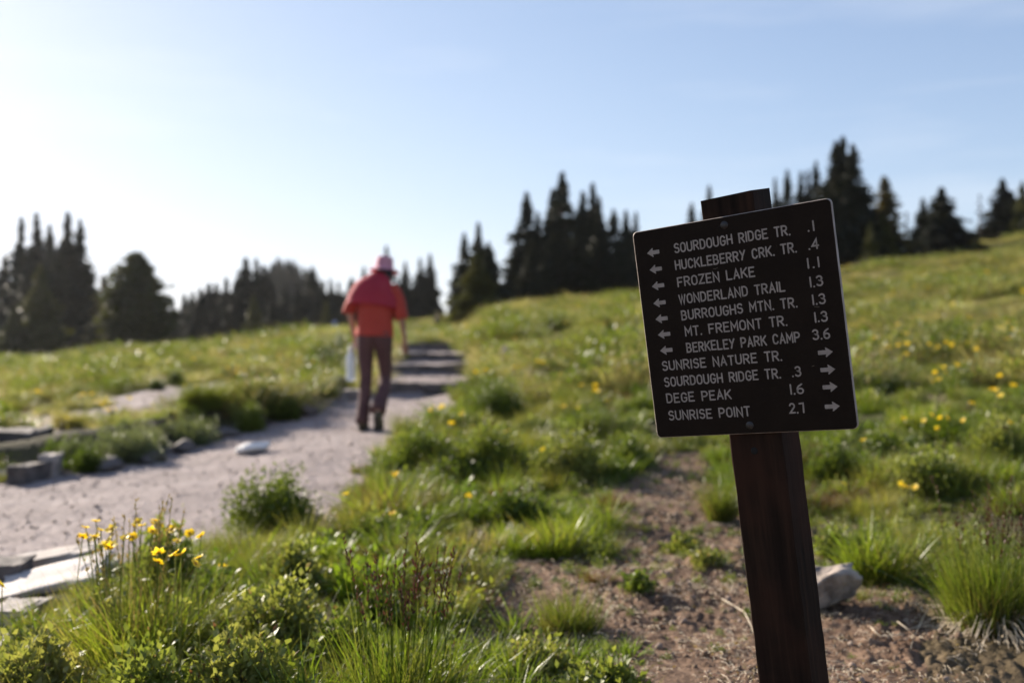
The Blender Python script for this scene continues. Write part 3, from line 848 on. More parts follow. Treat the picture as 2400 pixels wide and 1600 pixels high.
def place_flowers():
    R = np.random.default_rng(77)
    near = {}
    kinds = {}
    for h in (.14, .22, .30, .42):
        for nh in (1, 2, 3):
            kinds[(h, nh)] = None
    used = set()
    def flower(px, py, h, nh, label, group, tilt=.1):
        key = (h, nh)
        x, y, z = hit(px, py, h)
        if kinds[key] is None:
            kinds[key] = make_flower('yellow_wildflower', int(h * 100) + nh, h, nh); o = kinds[key]
        else:
            o = copy_tree(kinds[key])
        o.name = 'yellow_wildflower'
        o.location = (x, y, z - .004); o.rotation_euler = (R.normal(0, .03), R.normal(0, .03), R.uniform(0, 6.28))
        s = R.uniform(.97, 1.03) * (1.35 if y > 6.5 else 1.0); o.scale = (s, s, 1.0)
        tag(o, label, 'flower', group)
    G1 = 'yellow flowers above the big grass clump at lower left'
    L1 = [(167, 1249, 'leftmost yellow bloom standing over the big lower left grass clump'), (232, 1246, 'yellow bloom topping the tight trio left of the main bouquet'),
          (237, 1257, 'middle bloom of the tight yellow trio over the lower left grass'), (246, 1264, 'lowest bloom of the tight yellow trio over the lower left grass'),
          (261, 1228, 'lone yellow bloom high between the trio and the main bouquet'), (280, 1270, 'lone yellow bloom low between the trio and the main bouquet'),
          (310, 1224, 'left end bloom of the densest yellow bouquet by the trail'), (321, 1239, 'yellow bloom hanging just under the densest bouquet by the trail'),
          (329, 1248, 'lowest yellow bloom of the densest bouquet by the trail'), (341, 1217, 'top left bloom of the densest yellow bouquet by the trail'),
          (350, 1214, 'topmost bloom of the densest yellow bouquet by the trail'), (367, 1221, 'upper right bloom of the densest yellow bouquet by the trail'),
          (375, 1229, 'right end bloom of the densest yellow bouquet by the trail'), (402, 1286, 'yellow bloom alone right below the densest bouquet'),
          (362, 1304, 'small orange yellow bloom sunk in the grass below the bouquet'), (420, 1304, 'yellow bloom just left of the one at the brown tuft'),
          (455, 1253, 'left one of the yellow pair right of the bouquet'), (475, 1241, 'right one of the yellow pair right of the bouquet'),
          (475, 1306, 'round yellow bloom right of the big grass clump, below the pair')]
    for px, py, lb in L1:
        flower(px, py, .42, 1 + (px % 3 == 0) + (px % 4 == 0), lb, G1)
    flower(4, 1384, .30, 1, 'yellow bloom cut by the left edge above the pale slab', None)
    L2 = [(531, 1331, .22, 1, 'small yellow bloom among clover leaves in front of the round shrub'), (727, 1266, .14, 1, 'yellow bloom right below the round leafy shrub'),
          (821, 1160, .22, 1, 'pale yellow bloom between the round shrub and the bright leafy clump'), (933, 1109, .22, 2, 'yellow blooms at the top of the bright leafy clump by the path'),
          (912, 1206, .22, 1, 'yellow bloom above the broad dark leaved clump in the middle'), (1064, 995, .30, 1, 'bright round yellow bloom at the path bend'),
          (1107, 1002, .22, 1, 'small yellow bloom right of the round one at the path bend'), (1190, 1012, .22, 1, 'upper bloom of the pair on the green bank left of the sign'),
          (1184, 1032, .22, 1, 'lower bloom of the pair on the green bank left of the sign'), (1004, 966, .30, 1, 'left end of the orange yellow row before the lowest step'),
          (1022, 957, .30, 2, 'blooms in the middle of the orange yellow row before the lowest step'), (1040, 954, .30, 2, 'right end of the orange yellow row before the lowest step'),
          (1073, 974, .30, 1, 'lower yellow bloom of two beside the dark hollow at the path bend'), (1085, 966, .30, 1, 'upper yellow bloom of two beside the dark hollow at the path bend'),
          (1093, 1161, .14, 1, 'orange bloom at the right end of the bright leafy clump'), (1317, 954, .22, 1, 'faint yellow bloom left of the sign, below its lower left corner'),
          (1353, 958, .22, 1, 'faint yellow bloom close beside the board, level with its lower lines'), (1265, 1053, .14, 1, 'tiny yellow bloom on the leafy bank left of the board corner'),
          (1383, 905, .30, 3, 'brightest cluster of yellow blooms left of the board'), (1400, 918, .30, 2, 'blooms just under the brightest cluster left of the board'),
          (1413, 942, .30, 1, 'lowest round bloom trailing the cluster left of the board'), (1207, 794, .30, 2, 'yellow blooms above the pale puffy seed head'),
          (1265, 848, .30, 3, 'wide yellow patch on the meadow right of the steps'), (1140, 869, .30, 2, 'yellow blooms right beside the third step'),
          (1117, 874, .30, 1, 'yellow bloom touching the right end of the second step'), (1306, 878, .22, 1, 'single orange bloom in the meadow below the sapling'),
          (1427, 859, .22, 1, 'single yellow bloom under the dark sapling'), (1209, 861, .30, 2, 'yellow blooms below the pale puffy seed head'),
          (2108, 1133, .22, 2, 'left yellow bloom of two above the blade grass right of the post'), (2143, 1139, .22, 2, 'right yellow bloom of two above the blade grass right of the post'),
          (1977, 1137, .22, 1, 'yellow bloom peeping out close right of the post'), (2027, 1034, .22, 1, 'orange bloom just outside the lower right board corner')]
    for px, py, h, nh, lb in L2:
        flower(px, py, h, nh, lb, None)
    L3 = [(2203, 861), (2200, 876), (2220, 876), (2195, 892), (2185, 899), (2333, 915), (2338, 930), (2279, 949), (2381, 907), (2154, 989), (2180, 978), (2205, 984),
          (2218, 986), (2254, 989), (2192, 1009), (2121, 986), (2374, 996), (2131, 808), (2172, 808), (2195, 815), (2241, 802), (2221, 805), (2121, 831), (2124, 782),
          (2358, 795), (2292, 820), (2374, 774), (2103, 810), (2057, 792), (2047, 792), (2272, 744), (2243, 856), (2346, 884), (2080, 812), (2112, 806), (2236, 812)]
    L3.sort(); cnts = {}
    for px, py in L3:
        zk = 0 if py > 930 else 1 if py > 840 else 2
        cnts[zk] = cnts.get(zk, -1) + 1
        if py > 930: lb, g = '%s yellow bloom from the left in the low flower band right of the sign' % ORD[cnts[zk]], 'low band of yellow flowers right of the sign'
        elif py > 840: lb, g = '%s yellow bloom from the left in the middle clusters right of the sign' % ORD[cnts[zk]], 'middle clusters of yellow flowers right of the sign'
        else: lb, g = '%s faint bloom from the left, high on the slope right of the sign' % ORD[cnts[zk]], 'upper yellow flowers right of the sign'
        flower(px, py, .30, 2 if py < 930 and R.uniform() < .6 else 1, lb, g)
    for k, (px, py) in enumerate(sorted([(720, 842), (300, 832), (450, 842), (560, 872), (200, 925), (236, 938), (255, 960), (80, 918), (545, 862), (240, 945)])):
        lb = '%s orange yellow bloom from the left beyond the lower trail' % ORD[k]
        flower(px, py, .30, 3, lb, 'orange yellow flowers beyond the lower trail')

# ------------------------------------------------------------------ trees
def crown_geo(seed, prof='fir', nb=150, R=.20, sp=.045, gap=0.0, low=.04):
    """crown of a conifer of height 1; branches of small needle sprays"""
    r = np.random.default_rng(seed)
    t = low + (1 - low) * r.uniform(0, 1, nb) ** 1.15
    t = np.sort(t)
    if prof == 'fir': pr = (1 - t) ** .85 * np.clip((t + .12) / .25, .5, 1) + .015
    elif prof == 'spire': pr = np.where(t < .45, .9, .9 * ((1 - t) / .55) ** .95) + .03
    elif prof == 'round': pr = np.sqrt(np.clip(1 - (2 * t - .95) ** 2 / 1.12, .02, 1)) * (1.12 - .5 * t)
    else: pr = .75 * (1 - t) ** .6 * (.6 + .6 * np.abs(np.sin(t * 9 + seed)))
    a = r.uniform(0, 2 * math.pi, nb)
    L = R * pr * r.uniform(.55, 1.22, nb) * (1 + (.18 if prof != 'round' else .06) * np.sin(t * 23 + seed))
    m = 26
    s = r.uniform(.08, 1, (nb, m)) ** .75
    lat = r.normal(0, .20, (nb, m)) * (1.1 - .6 * s) * np.maximum(L, .03)[:, None]
    droop = r.uniform(.05, .35, nb)
    up = r.uniform(-.05, .12, nb) if prof != 'round' else r.uniform(.1, .5, nb)
    X = np.cos(a)[:, None] * L[:, None] * s - np.sin(a)[:, None] * lat
    Y = np.sin(a)[:, None] * L[:, None] * s + np.cos(a)[:, None] * lat
    Z = t[:, None] + L[:, None] * (up[:, None] * s - droop[:, None] * s ** 2) + r.normal(0, .006, (nb, m))
    if gap:
        k = r.uniform(0, 1, nb) > gap
        X, Y, Z = X[k], Y[k], Z[k]; a = a[k]
    P = np.stack([X, Y, Z], -1).reshape(-1, 3)
    n = len(P)
    D = norm(np.stack([X, Y, np.zeros_like(X)], -1).reshape(-1, 3) + r.normal(0, .05, (n, 3)))
    D = norm(D + r.normal(0, .4, (n, 3)))
    U = norm(r.normal(0, .7, (n, 3)) + np.array([0, 0, 1]))
    S = norm(np.cross(D, U))
    sz = sp * r.uniform(.5, 1.2, n)[:, None] * np.clip(1.25 - P[:, 2:3], .35, 1.1)
    V = np.stack([P - D * sz * .5, P + S * sz * .38, P + D * sz * .7, P - S * sz * .38 - np.array([0, 0, 1]) * sz * .15], 1).reshape(-1, 3)
    Fq = np.arange(n * 4).reshape(-1, 4)
    return V, Fq

def trunk_mesh(seed, forks=0):
    r = np.random.default_rng(seed)
    mb = MB()
    t = np.linspace(-.03, .97, 9)
    C = np.stack([r.normal(0, .002, 9), r.normal(0, .002, 9), t], 1)
    V, Fq = loft(C, np.linspace(.022, .002, 9), np.linspace(.022, .002, 9), 8); mb.add(V, Fq)
    for k in range(26):
        z = r.uniform(.08, .85); a = r.uniform(0, 6.28); L = .16 * (1 - z)
        C = np.array([[0, 0, z], [math.cos(a) * L * .6, math.sin(a) * L * .6, z + .0], [math.cos(a) * L, math.sin(a) * L, z - .02]])
        V, Fq = loft(C, [.004, .003, .001], [.004, .003, .001], 4); mb.add(V, Fq)
    return mb.mesh('trunk', [M['bark']])

TREEK = {}
def tree_kinds():
    spec = {
        'fir1': ('fir', 380, .20, .062, 0, 'needle'), 'fir2': ('fir', 340, .18, .060, .05, 'needle'),
        'spire1': ('spire', 360, .125, .052, .0, 'needle'), 'spire2': ('spire', 330, .12, .052, .05, 'needle'), 'spire3': ('spire', 350, .14, .054, .0, 'needle'),
        'broad': ('fir', 480, .34, .085, 0, 'needle'), 'pale_broad': ('fir', 420, .31, .085, 0, 'needle2'),
        'round': ('round', 560, .36, .10, 0, 'needle2'), 'sparse': ('gappy', 260, .26, .065, .12, 'needle3'), 'thin': ('gappy', 70, .16, .05, .45, 'needle'),
    }
    for i, (k, (pf, nb, R_, sp, gap, mt)) in enumerate(spec.items()):
        V, Fq = crown_geo(40 + i * 7, pf, nb, R_, sp, gap)
        TREEK[k] = (mk_mesh('crown_' + k, V, Fq, [M[mt]]), trunk_mesh(60 + i))

def tree(px, top, D, kind, label, name='fir_tree', group=None, wide=1.0, cat='tree'):
    x = (px - 1200) / F * D; z = float(base_h(x, D)) - .1
    ztop = CAMZ + (800 - top) / F * D
    H = max(ztop - z, 1.0)
    t = thing(name, label, cat, (x, D, z), (0, 0, random.uniform(0, 6.28)), group)
    w = H * wide
    cr = obj('crown', TREEK[kind][0], t, scale=(w, w, H)); tr = obj('trunk', TREEK[kind][1], t, scale=(w, w, H * .98))
    return t

def trees():
    random.seed(4)
    tree_kinds()
    GL = 'tall firs of the left cluster'
    for px, top, D, k, lb, w in [
        (50, 511, 88, 'spire1', 'tall pointed fir at the far left of the left cluster', 1.0), (86, 503, 90, 'spire2', 'tall dark fir second from the left in the left cluster', 1.1),
        (117, 528, 93, 'spire3', 'shorter fir between the two pairs of spires in the left cluster', 1.0), (159, 499, 88, 'spire1', 'tallest spire of the left cluster', 1.15),
        (188, 516, 89, 'spire3', 'rightmost fir of the left cluster with a steep right edge', 1.0), (12, 600, 90, 'fir1', 'dark fir at the left edge of the frame', 1.3),
        (135, 590, 85, 'fir1', 'broad dark fir filling the middle of the left cluster', 1.5), (70, 600, 86, 'fir1', 'broad dark fir under the two leftmost spires', 1.4)]:
        tree(px, top, D, k, lb, 'fir_tree', GL, w)
    tree(95, 622, 76, 'pale_broad', 'olive green young fir in front of the left cluster', 'fir_tree', None, 1.0)
    tree(34, 722, 74, 'pale_broad', 'small olive conifer low at the left edge', 'fir_tree', None, 1.2)
    tree(318, 594, 74, 'round', 'round topped bushy pine right of the left cluster', 'pine_tree', None, .98)
    tree(345, 640, 78, 'round', 'dark pine crown leaning on the right of the round topped pine', 'pine_tree', None, .7)
    tree(243, 645, 80, 'sparse', 'thin see-through conifer just left of the round topped pine', 'pine_tree', None, 1.2)
    tree(222, 740, 76, 'broad', 'low dark conifer between the left cluster and the round topped pine', 'fir_tree')
    G = 'dark firs of the middle wood'
    mid = [(386, 706), (405, 700), (432, 687), (451, 683), (470, 676), (490, 664), (507, 664), (530, 651), (551, 660), (576, 605), (601, 608), (618, 622), (732, 626), (757, 658), (775, 654), (794, 660), (824, 650), (845, 664), (520, 690), (560, 690),
           (590, 670), (640, 680), (668, 670), (700, 660), (420, 740), (460, 730), (500, 720), (720, 690), (750, 700), (785, 700), (808, 690), (860, 690), (540, 730), (610, 720), (655, 730)]
    tall = sorted([q for q in mid if q[1] < 679 or q[0] < 460]); tall_rank = {q: i for i, q in enumerate(tall)}
    low = sorted([q for q in mid if q not in tall_rank]); low_rank = {q: i for i, q in enumerate(low)}
    for i, q in enumerate(mid):
        px, top = q
        lb = ('%s treetop from the left along the skyline of the middle wood' % ORD[tall_rank[q]]) if q in tall_rank else ('%s low dark fir from the left at the front of the middle wood' % ORD[low_rank[q]])
        tree(px, top, random.uniform(100, 120), random.choice(['spire1', 'spire2', 'spire3', 'fir1', 'fir2', 'fir1']), lb, 'fir_tree', G, random.uniform(1.4, 1.9))
    G = 'hazy firs on the far hill behind the middle wood'
    for i in range(26):
        px = 615 + i * 5.2 + random.uniform(-3, 3); top = np.interp(px, [615, 650, 673, 700, 732, 760], [640, 606, 606, 616, 634, 650]) + random.uniform(-4, 8)
        tree(px, top, random.uniform(215, 250), random.choice(['fir1', 'fir2', 'spire3']), '%s grey green fir from the left on the far hill behind the middle wood' % ORD[i], 'fir_tree', G, random.uniform(.9, 1.2))
    tree(595, 690, 84, 'pale_broad', 'small olive green young fir standing before the middle wood', 'fir_tree', None, .85)
    tree(765, 700, 98, 'pale_broad', 'slim olive fir near the blue shirted hiker', 'fir_tree', None, .6)
    for px, top, k, lb in [(853, 625, 'spire1', 'slim spire showing just left of the pink hat'), (906, 578, 'spire2', 'fir spire poking up right behind the pink hat'), (950, 614, 'fir2', 'left fir of the trio right of the walking hiker'),
                           (985, 606, 'spire2', 'middle fir of the trio right of the walking hiker'), (1008, 595, 'spire1', 'right and tallest fir of the trio right of the walking hiker'), (930, 650, 'fir1', 'low fir left under the trio beside the walking hiker'),
                           (970, 660, 'fir1', 'low dark fir filling the trio from below')]:
        tree(px, top, 108, k, lb, 'fir_tree', None, 1.3)
    for px, top, lb in [(872, 640, 'low fir behind the right side of the pink hat'), (892, 655, 'low fir hidden behind the shoulders of the walking hiker'), (915, 672, 'low fir just right of the red shoulder'), (945, 690, 'small fir at the foot of the left one of the trio'),
                        (992, 655, 'low fir between the middle and right firs of the trio'), (1018, 680, 'low fir sloping down right of the trio'), (838, 676, 'low fir left of the red wrap')]:
        tree(px, top, 107, 'fir1', lb, 'fir_tree', None, 1.6)
    # cluster right of the steps
    tree(1088, 547, 62, 'spire3', 'left fir spire above the bushy green fir', 'fir_tree', None, 1.2)
    tree(1121, 522, 61, 'spire1', 'tallest spire rising out of the bushy green fir', 'fir_tree', None, 1.2)
    tree(1118, 590, 50, 'pale_broad', 'bushy dark green fir at the meadow edge right of the steps', 'fir_tree', None, 1.35)
    tree(1145, 570, 54, 'broad', 'bushy fir crown right half beside the green fir', 'fir_tree', None, 1.1)
    tree(1070, 650, 66, 'fir1', 'small fir sloping down at the left of the bushy green fir', 'fir_tree', None, 1.2)
    tree(1165, 712, 52, 'round', 'low green shrub like conifer at the foot of the bushy fir', 'fir_tree', None, 1.2)
    GB = 'firs of the dense dark grove left of the sign'
    for px, top, D, k, lb, w in [(1234, 452, 66, 'spire3', 'left spire of the dense grove', 1.1), (1260, 500, 66, 'spire2', 'short spire second from left in the dense grove', 1.1), (1295, 444, 66, 'spire1', 'slim spire close left of the tallest in the dense grove', 1.0),
                                 (1318, 405, 65, 'spire3', 'tallest spire of the dense grove', 1.1), (1366, 452, 65, 'fir2', 'broad pointed fir right of the tallest in the dense grove', 1.1), (1389, 430, 67, 'spire1', 'thin pointed spire near the right of the dense grove', .9),
                                 (1404, 465, 66, 'spire2', 'slightly lower spire beside the thin one in the dense grove', 1.0), (1438, 492, 65, 'spire3', 'blunt fir near the right end of the dense grove', 1.2), (1467, 494, 66, 'spire1', 'fir at the right end of the dense grove by the board', 1.0),
                                 (1490, 500, 67, 'spire2', 'last fir of the dense grove half behind the board corner', .9), (1212, 560, 62, 'fir1', 'sloping fir at the lower left of the dense grove', 1.3), (1250, 560, 60, 'fir1', 'dark fir low under the left spire of the dense grove', 1.4),
                                 (1300, 540, 60, 'fir1', 'dark fir low under the tallest spire', 1.5), (1350, 530, 60, 'fir1', 'dark fir low in the middle of the dense grove', 1.5), (1400, 540, 61, 'fir1', 'dark fir low at the right of the dense grove', 1.5),
                                 (1445, 560, 61, 'fir1', 'dark fir low beside the board corner', 1.4), (1275, 600, 58, 'fir2', 'slightly paler fir at the meadow edge of the grove', 1.4)]:
        tree(px, top, D, k, lb, 'fir_tree', GB, w * 1.25)
    for px, top, D, k, lb, w in [(1621, 478, 70, 'spire3', 'fir tip showing above the board left of the post top', 1.2), (1662, 436, 70, 'spire1', 'slim fir tip showing left above the post top', 1.0),
                                 (1575, 560, 68, 'fir1', 'fir hidden behind the upper left of the board', 1.2), (1817, 420, 70, 'spire2', 'thin tip right beside the post top', .9), (1845, 400, 68, 'spire3', 'pointed dark fir between the post top and the big fir', 1.0),
                                 (1877, 405, 69, 'spire2', 'left one of two slim firs left of the big dark fir', 1.1), (1893, 400, 70, 'spire1', 'hazy slim fir behind the pair left of the big dark fir', .9), (1912, 380, 67, 'spire3', 'right one of two slim firs left of the big dark fir', 1.0)]:
        tree(px, top, D, k, lb, 'fir_tree', None, w)
    for px, top, D, k, lb, w in [(1959, 334, 61, 'spire3', 'left spire of the big dark fir group right of the board', 1.35), (1975, 322, 62, 'spire1', 'tallest middle spire of the big dark fir group', 1.3), (1999, 340, 60, 'spire3', 'right spire of the big dark fir group right of the board', 1.4),
                                 (1985, 420, 59, 'fir1', 'broad dark fir filling the big group from below', 1.35), (1950, 440, 59, 'fir1', 'dark fir half behind the right edge of the board', 1.2)]:
        tree(px, top, D, k, lb, 'fir_tree', 'the big dark fir group right of the board', w)
    for px, top, D, k, lb, w, nm in [
        (2072, 415, 62, 'sparse', 'brownish half bare pine right of the big dark fir group', 1.5, 'pine_tree'), (2066, 500, 60, 'pale_broad', 'olive pine foliage at the foot of the half bare pine', 1.2, 'pine_tree'),
        (2040, 520, 57, 'pale_broad', 'narrow olive conifer touching the big dark fir group', .8, 'fir_tree'), (2100, 540, 60, 'broad', 'low dark conifer under the half bare pine', 1.0, 'fir_tree'),
        (2124, 497, 63, 'thin', 'small gappy conifer right of the half bare pine', 2.0, 'fir_tree'), (2140, 545, 62, 'broad', 'low dark conifer between the two right groups', 1.1, 'fir_tree'),
        (2163, 466, 75, 'spire2', 'narrow fir left of the stout pointed fir', 1.9, 'fir_tree'), (2206, 440, 74, 'fir1', 'stout pointed dark fir in the middle of the right ridge', 2.5, 'fir_tree'),
        (2190, 500, 72, 'broad', 'broad dark skirt at the foot of the stout pointed fir', 1.2, 'fir_tree'), (2255, 528, 78, 'fir1', 'small dark fir right of the stout pointed fir', 2.0, 'fir_tree'),
        (2276, 538, 76, 'pale_broad', 'small rounded olive fir on the right ridge', 1.6, 'fir_tree'), (2296, 455, 86, 'thin', 'thin see-through conifer before the right edge trees', 1.2, 'fir_tree'),
        (2318, 510, 88, 'sparse', 'greyish conifer leaning on the right edge trees', 1.6, 'fir_tree'), (2349, 420, 88, 'fir1', 'pointed dark fir near the right edge', 2.0, 'fir_tree'),
        (2372, 450, 87, 'fir1', 'lower shoulder of dark fir near the right edge', 2.0, 'fir_tree'), (2396, 425, 86, 'pale_broad', 'olive fir cut by the right edge', .8, 'fir_tree'),
        (2300, 572, 58, 'round', 'low dark shrub like conifer on the near ridge at right', 1.6, 'fir_tree'), (2270, 577, 57, 'round', 'low rounded conifer next to the shrub like one on the near ridge', 1.5, 'fir_tree'), (2230, 590, 58, 'round', 'flat dark juniper mat on the near ridge', 1.6, 'fir_tree')]:
        tree(px, top, D, k, lb, nm, None, w)

# ------------------------------------------------------------------ clumps one can point at
ORD = ('first second third fourth fifth sixth seventh eighth ninth tenth eleventh twelfth thirteenth fourteenth fifteenth sixteenth seventeenth eighteenth nineteenth '
       'twentieth twenty-first twenty-second twenty-third twenty-fourth twenty-fifth twenty-sixth').split()

def ell(px, py, wpx, hpx):
    x, y, z = hit(px, py)
    s = y / F
    z = gz(x, y)
    return x, y, z, wpx * s * .5, hpx * s

def clump(kind, px, py, w, h, label, name=None, seed=1, dens=1.0, cat=None):
    x, y, z, rx, H = ell(px, py, w, h)
    r = np.random.default_rng(seed)
    mb = MB()
    # bigger plants get more blades
    area = max(rx / .15, .4)
    bw = 1 + max(y - 3.2, 0) * .16
    dens = dens * (1.15 if y > 5 else 1.0)
    if kind == 'stemmy':
        n = int(500 * area * dens)
        blades(r, n, rx, rx * .8, H * .25, H * .62, .0034 * bw, .32, .35, 4, .8, mb=mb, m=0)
        blades(r, int(n * .3), rx, rx * .8, H * .2, H * .5, .008, .6, .4, 4, .6, mb=mb, m=3)
        blades(r, int(n * .12), rx, rx * .8, H * .6, H, .0028, .35, .25, 4, .8, mb=mb, m=1)
        seedstalks(r, int(14 * area), rx, H * .7, H * 1.0, mb, 0, 1, .22)
        mats = [M['grass'], M['dry'], M['seed'], M['lush']]
    elif kind == 'tussock':
        n = int(900 * area * dens)
        blades(r, int(n * .75), rx, rx * .8, H * .30, H * .80, .0034 * bw, .34, .28, 4, .66, mb=mb, m=0)
        blades(r, int(n * .3), rx, rx * .8, H * .55, H * 1.0, .0030 * bw, .28, .22, 4, .66, mb=mb, m=0)
        blades(r, int(n * .12), rx, rx * .8, H * .5, H * .9, .006 * bw, .3, .3, 4, .66, mb=mb, m=3)
        blades(r, int(n * .18), rx, rx * .8, H * .2, H * .7, .003 * bw, .6, .5, 4, .6, mb=mb, m=1)
        seedstalks(r, int(26 * area), rx, H * .75, H * 1.04, mb, 3, 2, .22)
        mats = [M['grass'], M['dry'], M['seed'], M['lush']]
    elif kind == 'fine':
        n = int(520 * area * dens)
        blades(r, n, rx, rx * .8, H * .4, H, .0030 * bw, .42, .35, 4, .65, mb=mb, m=0)
        blades(r, int(n * .2), rx, rx * .8, H * .3, H * .8, .003 * bw, .7, .5, 3, .5, mb=mb, m=1)
        mats = [M['grass'], M['dry']]
    elif kind == 'blade':
        n = int(230 * area * dens)
        blades(r, n, rx, rx * .8, H * .45, H, .008 * bw, .42, .42, 4, .68, mb=mb, m=0)
        blades(r, int(n * .7), rx, rx * .8, H * .3, H * .8, .0035 * bw, .7, .45, 3, .6, mb=mb, m=1)
        blades(r, int(n * .1), rx, rx * .8, H * .3, H * .7, .005 * bw, .8, .6, 3, .6, mb=mb, m=2)
        mats = [M['lush'], M['grass'], M['dry']]
    elif kind == 'broad':
        n = int(110 * area * dens)
        blades(r, n, rx, rx * .8, H * .6, H, .020, .5, .35, 4, .75, mb=mb, m=0)
        P, out = dome(r, int(260 * area), rx, rx * .8, H * .7, .2, seed, .5); leaves(r, P, .038, .6, out, .5, mb, 0)
        blades(r, int(n * .8), rx, rx * .8, H * .3, H * .8, .004, .6, .4, 3, .8, mb=mb, m=1)
        mats = [M['broad'], M['grass']]
    elif kind in ('leafy', 'shrub', 'sage', 'darkshrub'):
        n = int((1500 if kind != 'sage' else 1100) * area * max(H / .15, .6) * dens)
        n = min(n, 9000)
        P, out = multi_dome(r, n, rx, rx * .8, H, seed, .30 if kind != 'leafy' else .45)
        if kind == 'leafy':
            k_ = r.uniform(0, 1, len(P)) < .07; leaves(r, P[k_], .022, .6, out[k_], .5, mb, 3)
        leaves(r, P, .024 if kind != 'leafy' else .027, .6, out, .62, mb, 0)
        if kind == 'leafy':
            blades(r, int(90 * area), rx, rx * .8, H * .5, H * 1.15, .0035, .3, .3, 3, .95, mb=mb, m=1)
        for _ in range(18):
            a = r.uniform(0, 6.28); e = r.uniform(.3, 1.3); L = r.uniform(.6, .95)
            tip = np.array([math.cos(a) * math.cos(e) * rx, math.sin(a) * math.cos(e) * rx * .8, math.sin(e) * H]) * L
            V, Fq = loft(np.array([[0, 0, -.02], tip * .5 + np.array([0, 0, .01]), tip]), [.004, .003, .001], [.004, .003, .001], 4, (0, 1, .1), False); mb.add(V, Fq, 2)
        mats = [{'leafy': M['leaf'], 'shrub': M['bushleaf'], 'sage': M['sage'], 'darkshrub': M['darkleaf']}[kind], M['grass'], M['bark'], M['dry'] if seed % 3 else M['red']]
    else:  # brown
        n = int(300 * area * dens)
        blades(r, n, rx, rx * .8, H * .4, H, .003 * bw, .6, .4, 3, .7, mb=mb, m=0)
        blades(r, int(n * .5), rx, rx * .8, H * .3, H * .8, .003 * bw, .6, .4, 3, .7, mb=mb, m=1)
        mats = [M['red'], M['grass']]
    nm = name or {'stemmy': 'grass_clump', 'tussock': 'grass_tussock', 'fine': 'grass_clump', 'blade': 'grass_clump', 'broad': 'broadleaf_plant', 'leafy': 'herb_plant', 'shrub': 'shrub', 'sage': 'grey_herb', 'darkshrub': 'shrub', 'brown': 'brown_herb'}[kind]
    o = obj(nm, mb.mesh(nm, mats), None, (x, y, z - .015))
    tag(o, label, cat or {'stemmy': 'grass', 'tussock': 'grass', 'fine': 'grass', 'blade': 'grass', 'broad': 'plant', 'leafy': 'plant', 'shrub': 'shrub', 'sage': 'plant', 'darkshrub': 'shrub', 'brown': 'plant'}[kind])
    return o

